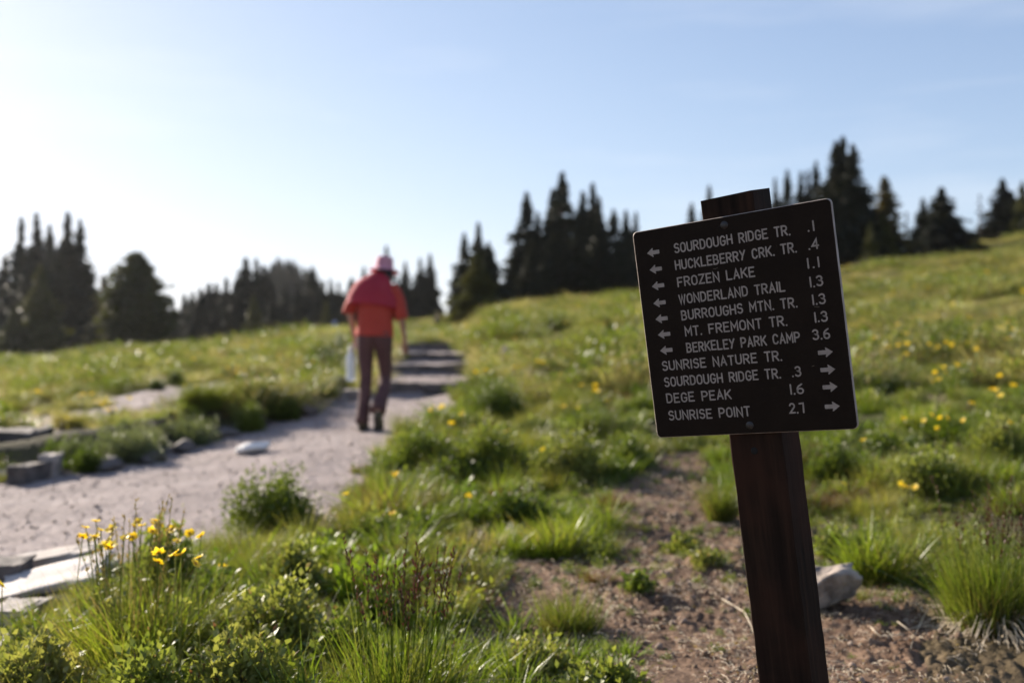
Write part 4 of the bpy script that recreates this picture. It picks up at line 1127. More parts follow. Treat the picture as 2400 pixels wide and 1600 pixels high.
def clumps():
    t = clump('tussock', 2340, 1470, 350, 350, 'tall fine grass tussock with straw coloured roots at the right edge', seed=5, dens=1.5)
    # pale dead stalks splaying out from its foot
    r = np.random.default_rng(8); mb = MB()
    for _ in range(150):
        a = r.uniform(-math.pi - .2, 0.2) ; L = r.uniform(.08, .27); z0 = r.uniform(.03, .10)
        p0 = np.array([math.cos(a) * .05 + r.normal(0, .03), math.sin(a) * .05 - .03, z0]); d = np.array([math.cos(a), math.sin(a), 0]) * L
        C = np.array([p0, p0 + d * .5 + np.array([0, 0, .004]), p0 + d + np.array([r.normal(0, .02), 0, -z0 - .002])])
        V, Fq = loft(C, .0015, .0015, 3, (.1, .1, 1), False); mb.add(V, Fq)
    rt = obj('dead_stalks', mb.mesh('dead_stalks', [M['straw']]), t); tag(rt, kind='stuff')
    C_ = [
        ('blade', 2085, 1350, 260, 215, 'bright blade grass clump behind the speckled rock', 1.2),
        ('fine', 1690, 1215, 110, 175, 'soft narrow grass tuft close to the left of the post', 1.3),
        ('blade', 1310, 1290, 230, 160, 'bright grass clump on the soil left of the post, upper one', 1.0),
        ('fine', 1335, 1480, 200, 160, 'fine grass clump with brown tips on the soil left of the post, lower one', 1.3),
        ('shrub', 640, 1250, 245, 150, 'round small leaved green shrub at the near trail edge', 1.0),
        ('fine', 487, 1012, 135, 118, 'tall rounded grass mound on the strip between the trails', 1.0),
        ('fine', 178, 1000, 130, 70, 'round tussock standing on the lower trail', 1.0),
        ('fine', 390, 1000, 110, 50, 'short grass patch left of the tall mound between the trails', .8),
        ('sage', 440, 1042, 160, 62, 'grey green herb mat left below the tall grass mound', 1.0),
        ('fine', 565, 1000, 90, 80, 'grass tuft right beside the tall mound between the trails', .8),
        ('fine', 625, 985, 110, 70, 'grass tuft midway along the strip between the trails', .8),
        ('fine', 690, 965, 110, 60, 'grass tuft over the dark stone near the end of the strip', .8),
        ('fine', 760, 945, 90, 55, 'last grass tuft of the strip left of the walking hiker', .8),
        ('sage', 290, 1085, 190, 85, 'grey leaved clump at the left part of the strip between the trails', 1.0),
        ('sage', 180, 1095, 140, 60, 'low grey leaved clump behind the trail edge stones', 1.0),
        ('sage', 350, 1065, 120, 55, 'small grey leaved clump between two larger grey ones', 1.0),
        ('broad', 965, 1200, 190, 100, 'bright yellow green leafy clump at the path edge', 1.0),
        ('broad', 1080, 1190, 120, 80, 'smaller leafy clump right of the bright yellow green one', .8),
        ('broad', 860, 1400, 260, 150, 'dark green broad leaved clump in the middle foreground', 1.2),
        ('blade', 985, 1370, 200, 140, 'blue green long leaved clump in the middle foreground', 1.0),
        ('brown', 1080, 1350, 150, 100, 'reddish brown herb clump beside the blue green leaves', 1.2),
        ('leafy', 990, 1110, 250, 110, 'leafy bank at the bend of the trail', .8),
        ('leafy', 1160, 1120, 240, 120, 'leafy bank with a dark shaded foot left of the sign', .8),
        ('leafy', 1330, 1130, 230, 125, 'leafy clump over a black shadow below the board corner', .8),
        ('leafy', 1480, 1100, 130, 90, 'leafy clump touching the lower left board corner', .8),
        ('shrub', 1170, 975, 170, 95, 'dark green mound beside the lowest step', .8),
        ('shrub', 320, 1078, 120, 62, 'round green bush low in the strip edge, left of the tall grass mound', 1.0),
        ('shrub', 585, 1012, 110, 66, 'round green bush in the strip edge above the white stone', 1.0),
        ('shrub', 672, 985, 95, 56, 'round green bush in the strip edge, nearest the walking hiker', 1.0),
        ('shrub', 205, 1105, 120, 58, 'round green bush low in the strip edge behind the pointed stone', 1.0),
        ('darkshrub', 765, 885, 170, 110, 'dark bushy shrub left of the walking hiker', 1.0),
        ('darkshrub', 800, 850, 60, 70, 'smaller dark shrub just left of the bottle', .8),
        ('brown', 852, 1108, 60, 45, 'dark brown tuft on the bare trail edge', 1.5),
        ('blade', 330, 1600, 400, 390, 'big grass clump under yellow flowers at lower left', 1.7),
        ('fine', 430, 1560, 300, 330, 'dense fine grass right half of the flowered lower left clump', 1.4),
        ('leafy', 70, 1680, 330, 200, 'small leaved herbs in the lower left corner', 1.2),
        ('leafy', 330, 1720, 330, 240, 'bushy small leaved herb at the bottom edge, under the bouquet', 1.1),
        ('leafy', 560, 1700, 300, 220, 'bushy small leaved herb at the bottom edge, right of the bouquet', 1.0),
        ('leafy', 800, 1600, 260, 150, 'leafy herb behind the foreground grass at the bottom centre', .9),
        ('leafy', 1060, 1660, 180, 90, 'leafy herb right of the purple seed heads', .8),
        ('leafy', 500, 1500, 260, 180, 'pale small leaved herb right of the big grass clump', 1.0),
        ('leafy', 640, 1560, 330, 190, 'clover like herb carpet in the lower foreground', 1.0),
        ('leafy', 700, 1390, 180, 120, 'leafy herb under the round shrub', 1.0),
        ('leafy', 1210, 1230, 190, 90, 'low leafy mat between the bright clump and the upper soil grass', .9),
        ('brown', 1200, 1190, 160, 70, 'rusty herb band above the bare soil left of the post', 1.0),
        ('fine', 1110, 1300, 170, 110, 'grass tuft at the left end of the bare soil', 1.0),
        ('broad', 760, 1330, 160, 110, 'dark broad leaved clump right below the round shrub', 1.0),
        ('leafy', 880, 1270, 170, 90, 'leafy herb between the bright clump and the dark broad leaves', .9),
        ('shrub', 900, 1480, 200, 100, 'shaded leafy mound behind the purple seed heads', .9),
        ('blade', 560, 1420, 200, 150, 'grass clump between the bouquet and the middle broad leaves', .8),
        ('fine', 1240, 1070, 200, 110, 'soft grass on the bank above the leafy foot left of the sign', .9),
        ('fine', 1400, 1040, 200, 110, 'soft grass on the bank beside the board', .9),
        ('fine', 1080, 1050, 170, 90, 'soft grass right of the trail bend', .9),
        ('leafy', 1600, 1290, 110, 50, 'small dusty herb on the soil left of the post', .8),
        ('leafy', 1660, 1330, 90, 45, 'smaller dusty herb touching the post edge', .8),
        ('leafy', 1500, 1400, 100, 50, 'crumpled herb in the middle of the soil', .8),
        ('brown', 1400, 1370, 120, 60, 'dry brown sprig patch in the middle of the soil', .8),
        ('fine', 2050, 1200, 170, 90, 'grass patch behind the blade grass right of the post', .9),
        ('leafy', 2330, 1080, 230, 100, 'leafy band high at the right edge', .8),
        ('stemmy', 300, 1560, 330, 410, 'grass with thin tall stems left of the yellow bouquet', .8),
        ('leafy', 400, 1400, 230, 170, 'pale leafy stems under the yellow bouquet', .9),
        ('tussock', 940, 1680, 380, 400, 'foreground grass with purple seed heads at the bottom centre', .42),
        ('fine', 740, 1690, 330, 240, 'fine foreground grass at the bottom left of the purple seed heads', 1.0),
        ('brown', 545, 1310, 150, 90, 'reddish brown tuft right of the flowered clump', 1.2),
        ('fine', 640, 1330, 120, 90, 'short dull grass tuft below the round shrub', 1.0),
        ('leafy', 1260, 1580, 200, 90, 'flat leaved herb patch at the bottom left of the soil', .8),
        ('leafy', 1420, 1620, 260, 90, 'round leaved herb patch at the bottom of the soil', .7),
        ('blade', 1205, 1480, 100, 120, 'small upright grass at the left edge of the soil', .5),
        ('leafy', 1960, 1310, 120, 80, 'orange tinged herb behind the speckled rock', .8),
        ('leafy', 2190, 1160, 260, 110, 'leafy mound over a dark shadow right of the post', .9),
        ('blade', 2330, 1150, 170, 110, 'bright grass clump at the right edge behind the tussock', .9),
        ('leafy', 1960, 1130, 150, 90, 'herb clump just right of the post below the board', .9),
        ('fine', 35, 968, 90, 55, 'grass tuft at the far left of the lower trail', .8),
        ('darkshrub', 420, 905, 60, 35, 'small dark tuft on the far side of the lower trail, left one', .8),
        ('darkshrub', 370, 915, 50, 30, 'smallest dark tuft on the far side of the lower trail', .8),
        ('darkshrub', 545, 890, 70, 40, 'dark tuft above the grey boulders of the lower trail', .8),
        ('brown', 1440, 1200, 120, 60, 'reddish tuft on soil below the board corner', 1.0),
        ('blade', 1130, 1560, 120, 110, 'thin grass at the foot of the purple seed heads', .6),
    ]
    for i, (k, px, py, w, h, lb, dn) in enumerate(C_):
        clump(k, px, py, w, h, lb, seed=20 + i, dens=dn)
    # sapling conifer in the meadow
    x, y, z = hit(1425, 838); H = 92 * y / F
    t = thing('fir_sapling', 'small dark fir sapling alone in the meadow left of the board', 'sapling', (x, y, z))
    obj('crown', TREEK['fir1'][0], t, scale=(H * 1.4, H * 1.4, H)); obj('trunk', TREEK['thin'][1], t, scale=(H, H, H * .97))
    # pale puffy seed head
    x, y, z = hit(1183, 818, .40)
    r = np.random.default_rng(3)
    t = thing('seed_head_flower', 'cream puffy seed head on a stalk beside the steps', 'flower', (x, y, z))
    V, Fq = loft(np.array([[0, 0, 0], [.01, 0, .2], [0, 0, .40]]), .004, .004, 5, (0, 1, 0.01), False); mb = MB(); mb.add(V, Fq)
    obj('stem', mb.mesh('stem', [M['leaf']]), t)
    P, out = dome(r, 260, .045, .045, .09, .1, 1, .2); mb = leaves(r, P, .03, .5, out * 2, .2)
    obj('seed_tuft', mb.mesh('seed_tuft', [M['pale_stone']]), t, (0, 0, .34))

# ------------------------------------------------------------------ rocks and steps
def rocks():
    def rock(px, py, w, dp, h, label, mat='stone', kind='rock', seed=1, rot=0., sink=.25, tilt=(0, 0), name='rock', pxh=None):
        x, y, z = hit(px, py)
        s = y / F; sx = w * s / 2; sz = (h * s) / 2
        r = np.random.default_rng(seed)
        V, Fq = (slab_geo if kind == 'slab' else rock_geo)(r, sx, dp / 2, sz, *([] if kind == 'slab' else [3]))
        o = obj(name, mk_mesh(name, V, Fq, [M[mat]], None, True), None, (x, y + dp * .35, z + sz * (1 - sink)), (tilt[0], tilt[1], rot))
        tag(o, label, 'rock'); return o
    # the speckled rock behind the post
    x, y, z = hit(1955, 1440)
    V, Fq = rock_geo(np.random.default_rng(94), .20, .14, .092, 4, .34, 15, .50)
    o = obj('rock', mk_mesh('rock', V, Fq, [M['rock']], None, True), None, (x - .03, y + .1, z + .065), (rad(-14), rad(-14), rad(22)))
    tag(o, 'speckled grey brown rock behind the post', 'rock')
    rock(590, 1062, 84, .20, 30, 'flat white stone lying alone on the trail', 'white_stone', seed=3, sink=.3, tilt=(rad(-16), rad(-14)))
    rock(20, 1080, 130, .5, 75, 'big dark faced stone block beside the lower trail at left', 'shaded_stone', 'slab', 4, rad(8), .1)
    rock(50, 1135, 55, .3, 50, 'stone block at the near trail edge, left of the two', 'shaded_stone', 'slab', 5, rad(-10), .2)
    rock(108, 1118, 42, .25, 58, 'pointed pale topped stone at the near trail edge', 'stone', 'slab', 6, rad(15), .2)
    rock(8, 1120, 50, .3, 20, 'low flat slab in the left trail edge', 'stone', 'slab', 7, rad(5), .2)
    rock(270, 975, 50, .3, 20, 'small dark stone right of the round tussock', 'shaded_stone', seed=8)
    rock(583, 912, 50, .5, 26, 'grey boulder at the left of the lower trail boulders', 'stone', seed=9)
    rock(625, 905, 55, .5, 22, 'flat grey boulder in the middle of the lower trail boulders', 'stone', seed=10)
    rock(668, 898, 45, .5, 30, 'upright grey boulder of the lower trail boulders', 'stone', seed=11)
    rock(712, 892, 50, .5, 40, 'largest grey boulder at the end of the lower trail', 'stone', seed=12)
    rock(712, 975, 60, .3, 36, 'dark stone under the grass near the end of the strip', 'shaded_stone', seed=13)
    rock(795, 930, 40, .35, 38, 'dark stone left of the hiker standing leg', 'shaded_stone', seed=14)
    rock(828, 936, 52, .45, 26, 'flat topped stone just behind the hiker left knee', 'stone', 'slab', 15)
    rock(735, 786, 26, .8, 16, 'small pale boulder on the skyline left of the hiker', 'pale_stone', seed=16)
    rock(712, 802, 40, .8, 12, 'pale flat rock in the grass below the skyline boulder', 'pale_stone', seed=17)
    rock(90, 1400, 260, .34, 42, 'pale sunlit slab with a dark side at the lower left', 'pale_stone', 'slab', 18, rad(14), .1, (rad(6), rad(-10)))
    rock(110, 1338, 220, .25, 40, 'grey green slab lying behind the pale one at the lower left', 'stone', 'slab', 19, rad(12), .2, (0, rad(-8)))
    rock(0, 1375, 90, .2, 60, 'dark stone at the left edge behind the pale slab', 'shaded_stone', 'slab', 20, rad(10), .2)
    rock(10, 1530, 80, .15, 40, 'white stone in the herbs of the lower left corner', 'pale_stone', seed=21)
    rock(20, 1470, 110, .2, 50, 'blue grey shaded stone under the pale slab at the left edge', 'stone', 'slab', 22)
    rock(1030, 1000, 40, .2, 12, 'small stone at the bend before the lowest step', 'stone', seed=23)
    rock(1672, 1050, 30, .1, 12, 'small white chip of stone left of the post below the board', 'pale_stone', seed=24)
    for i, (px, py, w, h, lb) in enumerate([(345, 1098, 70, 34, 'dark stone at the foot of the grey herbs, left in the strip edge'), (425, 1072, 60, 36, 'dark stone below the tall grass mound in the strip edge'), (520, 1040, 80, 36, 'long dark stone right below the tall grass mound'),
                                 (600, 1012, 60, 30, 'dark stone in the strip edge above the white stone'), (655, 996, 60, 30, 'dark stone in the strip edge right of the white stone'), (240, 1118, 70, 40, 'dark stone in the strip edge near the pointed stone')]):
        rock(px, py - 12, w, .3, h, lb, 'shaded_stone', seed=70 + i, sink=.35)  # added edge stones; dark tone also paints the shade under the mounds
    # stone risers of the steps: every block is a stone of its own, riser shade in its colour
    r = np.random.default_rng(50)
    names = ['lowest', 'second', 'third', 'top']
    st = [(12.5, .28, .47, [(-1.60, -1.16), (-1.14, -.54)]), (16.3, .45, .615, [(-2.08, -1.45), (-1.43, -.70)]),
          (19.9, .58, .755, [(-2.30, -1.72), (-1.70, -1.28), (-1.26, -.88)]), (25.0, .72, .93, [(-2.68, -2.30), (-2.28, -1.75), (-1.73, -1.08)])]
    for k, (yy, z0, z1, xs) in enumerate(st):
        z1 += .035
        for j, (a, b) in enumerate(xs):
            V, Fq = slab_geo(r, (b - a) / 2, .17, (z1 - z0 + .10) / 2, .11)
            o = obj('step_stone', mk_mesh('step_stone', V, Fq, [M['shaded_stone']], None, True), None, ((a + b) / 2, yy + .10 + r.uniform(-.03, .05), (z0 + z1) / 2 - .05 + r.uniform(-.012, .012)), (r.normal(0, .015), r.normal(0, .015), r.normal(0, .03)))
            pos = (['left', 'right'] if len(xs) == 2 else ['left', 'middle', 'right'])[j]
            tag(o, '%s stone block of the %s trail step' % (pos, names[k]), 'step stone', 'stone blocks of the trail steps')

# ------------------------------------------------------------------ the sign
def sign():
    ct = np.array([.47624, 2.09209, CAMZ + .03440])
    Rm = np.array([[.81603884, .56470763, -.1232311], [-.57028606, .82134946, -.01260444], [.09409797, .08056269, .99229795]])
    root = thing('trail_sign', 'dark brown trail sign with white routed names and arrows on a leaning post', 'sign')
    root.matrix_world = Matrix([[*Rm[0], ct[0]], [*Rm[1], ct[1]], [*Rm[2], ct[2]], [0, 0, 0, 1]])
    # materials
    mb_ = simple_mat('board_face', (.0115, .0068, .0040), (.0160, .0098, .0060), 14, .7, .15, 160, .12)
    me_ = simple_mat('board_edge', (.26, .21, .18), (.42, .36, .32), 30, .6)
    ml = simple_mat('letter_paint', (.26, .222, .19), (.35, .30, .26), 60, .7)
    mbolt = simple_mat('bolt_paint', (.018, .014, .013), (.03, .026, .024), 60, .45)
    mscr = simple_mat('scratch', (.10, .075, .05), (.16, .12, .08), 60, .7)
    mw, ns, l = new_mat('post_wood')
    tc = N(ns, "ShaderNodeTexCoord"); mp = N(ns, "ShaderNodeMapping"); mp.inputs['Scale'].default_value = (22, 22, 1.2); l.new(tc.outputs['Object'], mp.inputs[0])
    nz = N(ns, "ShaderNodeTexNoise"); nz.inputs['Scale'].default_value = 3.0; nz.inputs['Detail'].default_value = 7; l.new(mp.outputs[0], nz.inputs['Vector'])
    n2 = N(ns, "ShaderNodeTexNoise"); n2.inputs['Scale'].default_value = 5; n2.inputs['Detail'].default_value = 3; l.new(tc.outputs['Object'], n2.inputs['Vector'])
    r1 = ramp(ns, [(.3, (.010, .0062, .0042)), (.55, (.020, .0115, .0075)), (.8, (.042, .022, .013))]); l.new(nz.outputs[0], r1.inputs[0])
    r2 = ramp(ns, [(.42, (0, 0, 0)), (.68, (1, 1, 1))]); l.new(n2.outputs[0], r2.inputs[0])
    mx = N(ns, "ShaderNodeMix", data_type='RGBA'); l.new(r2.outputs[0], mx.inputs[0]); l.new(r1.outputs[0], mx.inputs[6]); mx.inputs[7].default_value = (.040, .0175, .0105, 1)
    p = N(ns, "ShaderNodeBsdfPrincipled"); p.inputs['Roughness'].default_value = .85; p.inputs['Specular IOR Level'].default_value = .12; l.new(mx.outputs[2], p.inputs['Base Color'])
    b = N(ns, "ShaderNodeBump"); b.inputs['Strength'].default_value = .5; b.inputs['Distance'].default_value = .003; l.new(nz.outputs[0], b.inputs['Height']); l.new(b.outputs[0], p.inputs['Normal'])
    o = N(ns, "ShaderNodeOutputMaterial"); l.new(p.outputs[0], o.inputs[0])
    # board: local x right, z up, -y towards the reader; rounded corners
    W, H, T, rc = .4420, .4600, .0085, .010
    pts = []
    for cx, cz, a0 in ((W / 2 - rc, H / 2 - rc, 0), (-W / 2 + rc, H / 2 - rc, 90), (-W / 2 + rc, -H / 2 + rc, 180), (W / 2 - rc, -H / 2 + rc, 270)):
        for k in range(7):
            a = rad(a0 + k * 15); pts.append((cx + rc * math.cos(a), cz + rc * math.sin(a)))
    n = len(pts)
    e = .0012
    V = [(x * (1 - e / W * 2), 0, z * (1 - e / H * 2)) for x, z in pts] + [(x, e, z) for x, z in pts] + [(x, T, z) for x, z in pts]
    Fs = [list(range(n))] + [[i, (i + 1) % n, n + (i + 1) % n, n + i][::-1] for i in range(n)] + [[n + i, n + (i + 1) % n, 2 * n + (i + 1) % n, 2 * n + i][::-1] for i in range(n)] + [list(range(2 * n, 3 * n))[::-1]]
    Fs[0] = Fs[0][::-1]
    me = mk_mesh('board', V, Fs, [mb_, me_], [0] + [1] * (2 * n) + [0])
    board = obj('board', me, root)
    # post behind the board
    pw, pd = .116, .108; x0 = -.0555; y0 = T + .001
    zb = -1.12
    segs = 40
    zz = np.linspace(zb, .232, segs)
    r = np.random.default_rng(5)
    ring = []
    c = .0022
    prof = [(0 + c, 0), (pw - c, 0), (pw, c), (pw, pd - c), (pw - c, pd), (c, pd), (0, pd - c), (0, c)]
    top_z = {0: .272, 1: .2745, 2: .2745, 3: .284, 4: .284, 5: .283, 6: .283, 7: .272}
    V = []
    for s in range(segs):
        for q, (a, b2) in enumerate(prof):
            z = zz[s] if s < segs - 1 else top_z[q]
            V.append((x0 + a + r.normal(0, .0005), y0 + b2 + (r.normal(0, .0005) if b2 > 0 else 0), z))
    Fs = []
    for s in range(segs - 1):
        for q in range(8):
            q2 = (q + 1) % 8; Fs.append([s * 8 + q, s * 8 + q2, (s + 1) * 8 + q2, (s + 1) * 8 + q])
    Fs.append([(segs - 1) * 8 + q for q in range(8)]); Fs.append([q for q in range(8)][::-1])
    obj('post', mk_mesh('post', V, Fs, [mw]), root)
    # bolt hole below the board: a flat disc with the hole's shade as its colour
    def disc(name, x, z, rr, y, mat, dome_=0.0, par=None):
        k = 20; V = [(x, y - dome_, z)]
        for q, fr in ((0, .6), (1, 1.0)):
            for i in range(k):
                a = i / k * 2 * math.pi; V.append((x + rr * fr * math.cos(a), y - dome_ * (1 - fr * fr), z + rr * fr * math.sin(a)))
        for i in range(k):
            a = i / k * 2 * math.pi; V.append((x + rr * math.cos(a), y + .0015, z + rr * math.sin(a)))
        Fs = [[0, 1 + i, 1 + (i + 1) % k] for i in range(k)] + [[1 + i, 1 + k + i, 1 + k + (i + 1) % k, 1 + (i + 1) % k] for i in range(k)] + [[1 + k + i, 1 + 2 * k + i, 1 + 2 * k + (i + 1) % k, 1 + k + (i + 1) % k] for i in range(k)]
        return obj(name, mk_mesh(name, V, Fs, [mat], None, True), par or root)
    disc('bolt_head', -.0054, .2119, .0088, 0, mbolt, .0022)
    disc('bolt_head', -.0024, -.2123, .0088, 0, mbolt, .0022)
    mh = simple_mat('hole_shade', (.004, .003, .003), (.006, .005, .004), 30, .9)
    disc('bolt_hole_shade', -.0028, -.268, .0078, y0 - .0004, mh, .0)
    # lettering ----------------------------------------------------
    def arc(cx, cy, rx, ry, a0, a1, n=10):
        return [(cx + rx * math.cos(rad(a0 + (a1 - a0) * i / n)), cy + ry * math.sin(rad(a0 + (a1 - a0) * i / n))) for i in range(n + 1)]
    w = .56
    G = {
        'A': (w, [[(0, 0), (w / 2, 1), (w, 0)], [(.1, .33), (w - .1, .33)]]),
        'B': (w, [[(0, .52), (.28, .52)] + arc(.28, .26, .26, .26, 90, -90)[1:] + [(0, 0), (0, 1), (.25, 1)] + arc(.25, .76, .24, .24, 90, -90)[1:] + [(0.04, .52)]]),
        'C': (w, [arc(.29, .66, .27, .34, 25, 180) + arc(.29, .34, .27, .34, 180, 335)]),
        'D': (w, [[(0, 0), (0, 1), (.2, 1)] + arc(.2, .66, .34, .34, 90, 0)[1:] + arc(.2, .34, .34, .34, 0, -90) + [(0, 0)]]),
        'E': (w * .92, [[(w * .9, 1), (0, 1), (0, 0), (w * .92, 0)], [(0.02, .52), (w * .75, .52)]]),
        'F': (w * .92, [[(w * .9, 1), (0, 1), (0, 0)], [(0.02, .5), (w * .75, .5)]]),
        'G': (w, [arc(.29, .66, .27, .34, 25, 180) + arc(.29, .31, .27, .31, 180, 350) + [(.56, .45), (.33, .45)]]),
        'H': (w, [[(0, 0), (0, 1)], [(w, 0), (w, 1)], [(0.02, .5), (w - .02, .5)]]),
        'I': (0.02, [[(0.01, 0), (0.01, 1)]]),
        'K': (w, [[(0, 0), (0, 1)], [(w, 1), (.03, .42)], [(.19, .58), (w, 0)]]),
        'L': (w * .9, [[(0, 1), (0, 0), (w * .9, 0)]]),
        'M': (w * 1.15, [[(0, 0), (0, 1), (w * .575, .35), (w * 1.15, 1), (w * 1.15, 0)]]),
        'N': (w, [[(0, 0), (0, 1), (w, 0), (w, 1)]]),
        'O': (w, [arc(.28, .66, .28, .34, 0, 180) + arc(.28, .34, .28, .34, 180, 360) + [(.56, .66)]]),
        'P': (w, [[(0, 0), (0, 1), (.28, 1)] + arc(.28, .72, .27, .28, 90, -90)[1:] + [(.03, .44)]]),
        'R': (w, [[(0, 0), (0, 1), (.28, 1)] + arc(.28, .74, .26, .26, 90, -90)[1:] + [(.03, .48)], [(.27, .46), (w, 0)]]),
        'S': (w * .95, [arc(.27, .74, .25, .26, 30, 180, 8) + arc(.27, .76, .25, .24, 195, 250, 3) + arc(.27, .28, .26, .26, 60, -10, 5) + arc(.27, .26, .26, .26, -20, -150, 8)]),
        'T': (w * .95, [[(0, 1), (w * .95, 1)], [(w * .475, .98), (w * .475, 0)]]),
        'U': (w, [[(0, 1)] + arc(.28, .29, .28, .29, 180, 360, 14) + [(w, 1)]]),
        'W': (w * 1.3, [[(0, 1), (w * .33, 0), (w * .65, .95), (w * .97, 0), (w * 1.3, 1)]]),
        'Y': (w, [[(0, 1), (w * .5, .45)], [(w, 1), (w * .5, .45), (w * .28, 0)]]),
        'Z': (w, [[(0, 1), (w, 1), (0, 0), (w, 0)]]),
        '1': (0.02, [[(0.01, 0), (0.01, 1)]]),
        '2': (.5, [arc(.25, .73, .24, .27, 165, -25, 10) + [(0, 0), (.5, 0)]]),
        '3': (.5, [arc(.24, .76, .23, .24, 155, -80, 10) + arc(.24, .27, .26, .27, 85, -150, 12)]),
        '4': (.55, [[(.42, 0), (.42, 1), (0, .3), (.56, .3)]]),
        '6': (.5, [[(.42, 1)] + arc(.40, .42, .40, .50, 110, 175, 6) + arc(.25, .27, .25, .27, 180, 540, 18)]),
        '7': (.45, [[(0, .97), (.40, 1), (.40, .95), (.36, 0)]]),
        '.': (0.02, [[(0.01, 0.0), (0.01, 0.01)]]),
    }
    cap = .0195; hw = .00165
    cnt = [0]
    def ribbon(P, hw, mbx):
        P = np.array(P, float)
        keep = [0] + [i for i in range(1, len(P)) if np.hypot(*(P[i] - P[i - 1])) > 1e-5]
        P = P[keep]
        if len(P) < 2: return
        d = norm(np.diff(P, axis=0)); nrm = np.stack([-d[:, 1], d[:, 0]], 1)
        m = np.zeros_like(P); m[0] = nrm[0]; m[-1] = nrm[-1]
        for i in range(1, len(P) - 1):
            s = norm(nrm[i - 1] + nrm[i]); c = max(float(s @ nrm[i]), .38); m[i] = s / c
        Lp = P + m * hw; Rp = P - m * hw
        cnt[0] += 1
        y = -.00035 - (cnt[0] % 5) * .00004
        n_ = len(P)
        V = [(a, y, b) for a, b in Lp] + [(a, y, b) for a, b in Rp]
        Fq = [[i, i + 1, n_ + i + 1, n_ + i] for i in range(n_ - 1)]
        # rounded ends
        for end, sgn in ((0, -1), (n_ - 1, 1)):
            c = P[end]; dd = d[0] if end == 0 else d[-1]; nn = nrm[0] if end == 0 else nrm[-1]
            b0 = len(V); V.append((c[0], y, c[1]))
            k = 6
            for i in range(k + 1):
                a = math.pi * i / k; q = c + nn * hw * math.cos(a) + dd * sgn * hw * math.sin(a); V.append((q[0], y, q[1]))
            for i in range(k):
                f = [b0, b0 + 1 + i, b0 + 2 + i, b0 + 2 + i]; Fq.append(f)
        mbx.add(V, Fq)
    def text(s, x0, z0, x1, z1=None):
        mbx = MB()
        gap = .27; spc = .62
        # natural width
        def lay(kx):
            x = 0; out = []
            for i, ch in enumerate(s):
                if ch == ' ': x += spc - gap * .0; continue
                wd, st = G[ch]; out.append((x, ch)); x += wd + gap
            return out, x - gap
        out, nat = lay(1)
        kx = ((x1 - x0) / 1000 - 2 * hw) / (nat * cap)
        rg = np.random.default_rng(len(s) * 7 + int(z0 + 300))
        for x, ch in out:
            jz = rg.normal(0, .0003)
            zz0 = (z0 + (z1 - z0) * (x / max(nat, .01))) / 1000 if z1 is not None else z0 / 1000
            for st in G[ch][1]:
                ribbon([(x0 / 1000 + hw + (x + a) * cap * kx, zz0 + hw + jz + b * (cap - .0008)) for a, b in st], hw * (1.12 if ch == '.' else 1), mbx)
        return obj('lettering', mbx.mesh('lettering', [ml]), board)
    LINES = [("SOURDOUGH RIDGE TR.", -125.5, 169.2, 133.0), (".1", 168.1, 169.5, 182.8), ("HUCKLEBERRY CRK. TR.", -128.0, 132.5, 141.8), (".4", 165.6, 133.8, 187.3),
             ("FROZEN LAKE", -127.5, 95.7, 49.2), ("1.1", 159.1, 97.1, 184.2), ("WONDERLAND TRAIL", -129.0, 57.9, 108.9), ("1.3", 159.7, 58.8, 187.0),
             ("BURROUGHS MTN. TR.", -127.7, 23.0, 129.7), ("1.3", 160.6, 23.3, 187.7), ("MT. FREMONT TR.", -123.8, -12.4, 104.3), ("1.3", 160.7, -12.0, 187.7),
             ("BERKELEY PARK CAMP", -124.9, -48.0, 127.5), ("3.6", 152.1, -46.7, 188.3), ("SUNRISE NATURE TR.", -188.2, -83.0, 84.7),
             ("SOURDOUGH RIDGE TR.", -187.8, -118.6, 77.8), (".3", 101.0, -118.1, 121.0), ("DEGE PEAK", -187.3, -154.4, -34.5), ("1.6", 93.2, -153.7, 122.0),
             ("SUNRISE POINT", -187.2, -193.1, 2.8), ("2.7", 86.7, -192.2, 119.6)]
    for t_ in LINES:
        text(*t_)
    # arrows
    AR = [(-190.7, 179.1, -1), (-189.5, 141.9, -1), (-188.9, 105.2, -1), (-190.3, 67.6, -1), (-190.0, 32.4, -1), (-188.5, -2.4, -1), (-187.9, -37.6, -1),
          (189.5, -72.9, 1), (190.3, -107.9, 1), (190.5, -142.9, 1), (190.3, -182.2, 1)]
    for tx, tz, s in AR:
        L = .030; hh = .0098; sh = .0043; y = -.0005
        tx /= 1000; tz /= 1000; tz += .0
        Pp = [(0, 0), (.0135, hh), (.0150, hh * .95), (.0138, sh), (L - .0012, sh), (L, sh - .001), (L, -sh + .001), (L - .0012, -sh), (.0138, -sh), (.0150, -hh * .95), (.0135, -hh)]
        V = [(tx - s * a, y, tz + b) for a, b in Pp]
        Fs = [[0, 1, 2, 3], [3, 4, 5, 6, 7, 8], [0, 3, 8], [0, 8, 9, 10]]
        if s > 0: Fs = [f[::-1] for f in Fs]
        obj('arrow', mk_mesh('arrow', V, Fs, [ml]), board)
    for (a, b, c_) in ((-41, 124.6, [(0, 0), (5, -1.0), (10, 1.0)]), (164, 19.2, [(0, .6), (5, 0), (9, -.8)]), (144, -98.5, [(0, -.6), (5, .8)])):
        mbx = MB(); ribbon([((a + q) / 1000, (b + v) / 1000) for q, v in c_], .0005, mbx)
        obj('scratch', mbx.mesh('scratch', [mscr]), board)

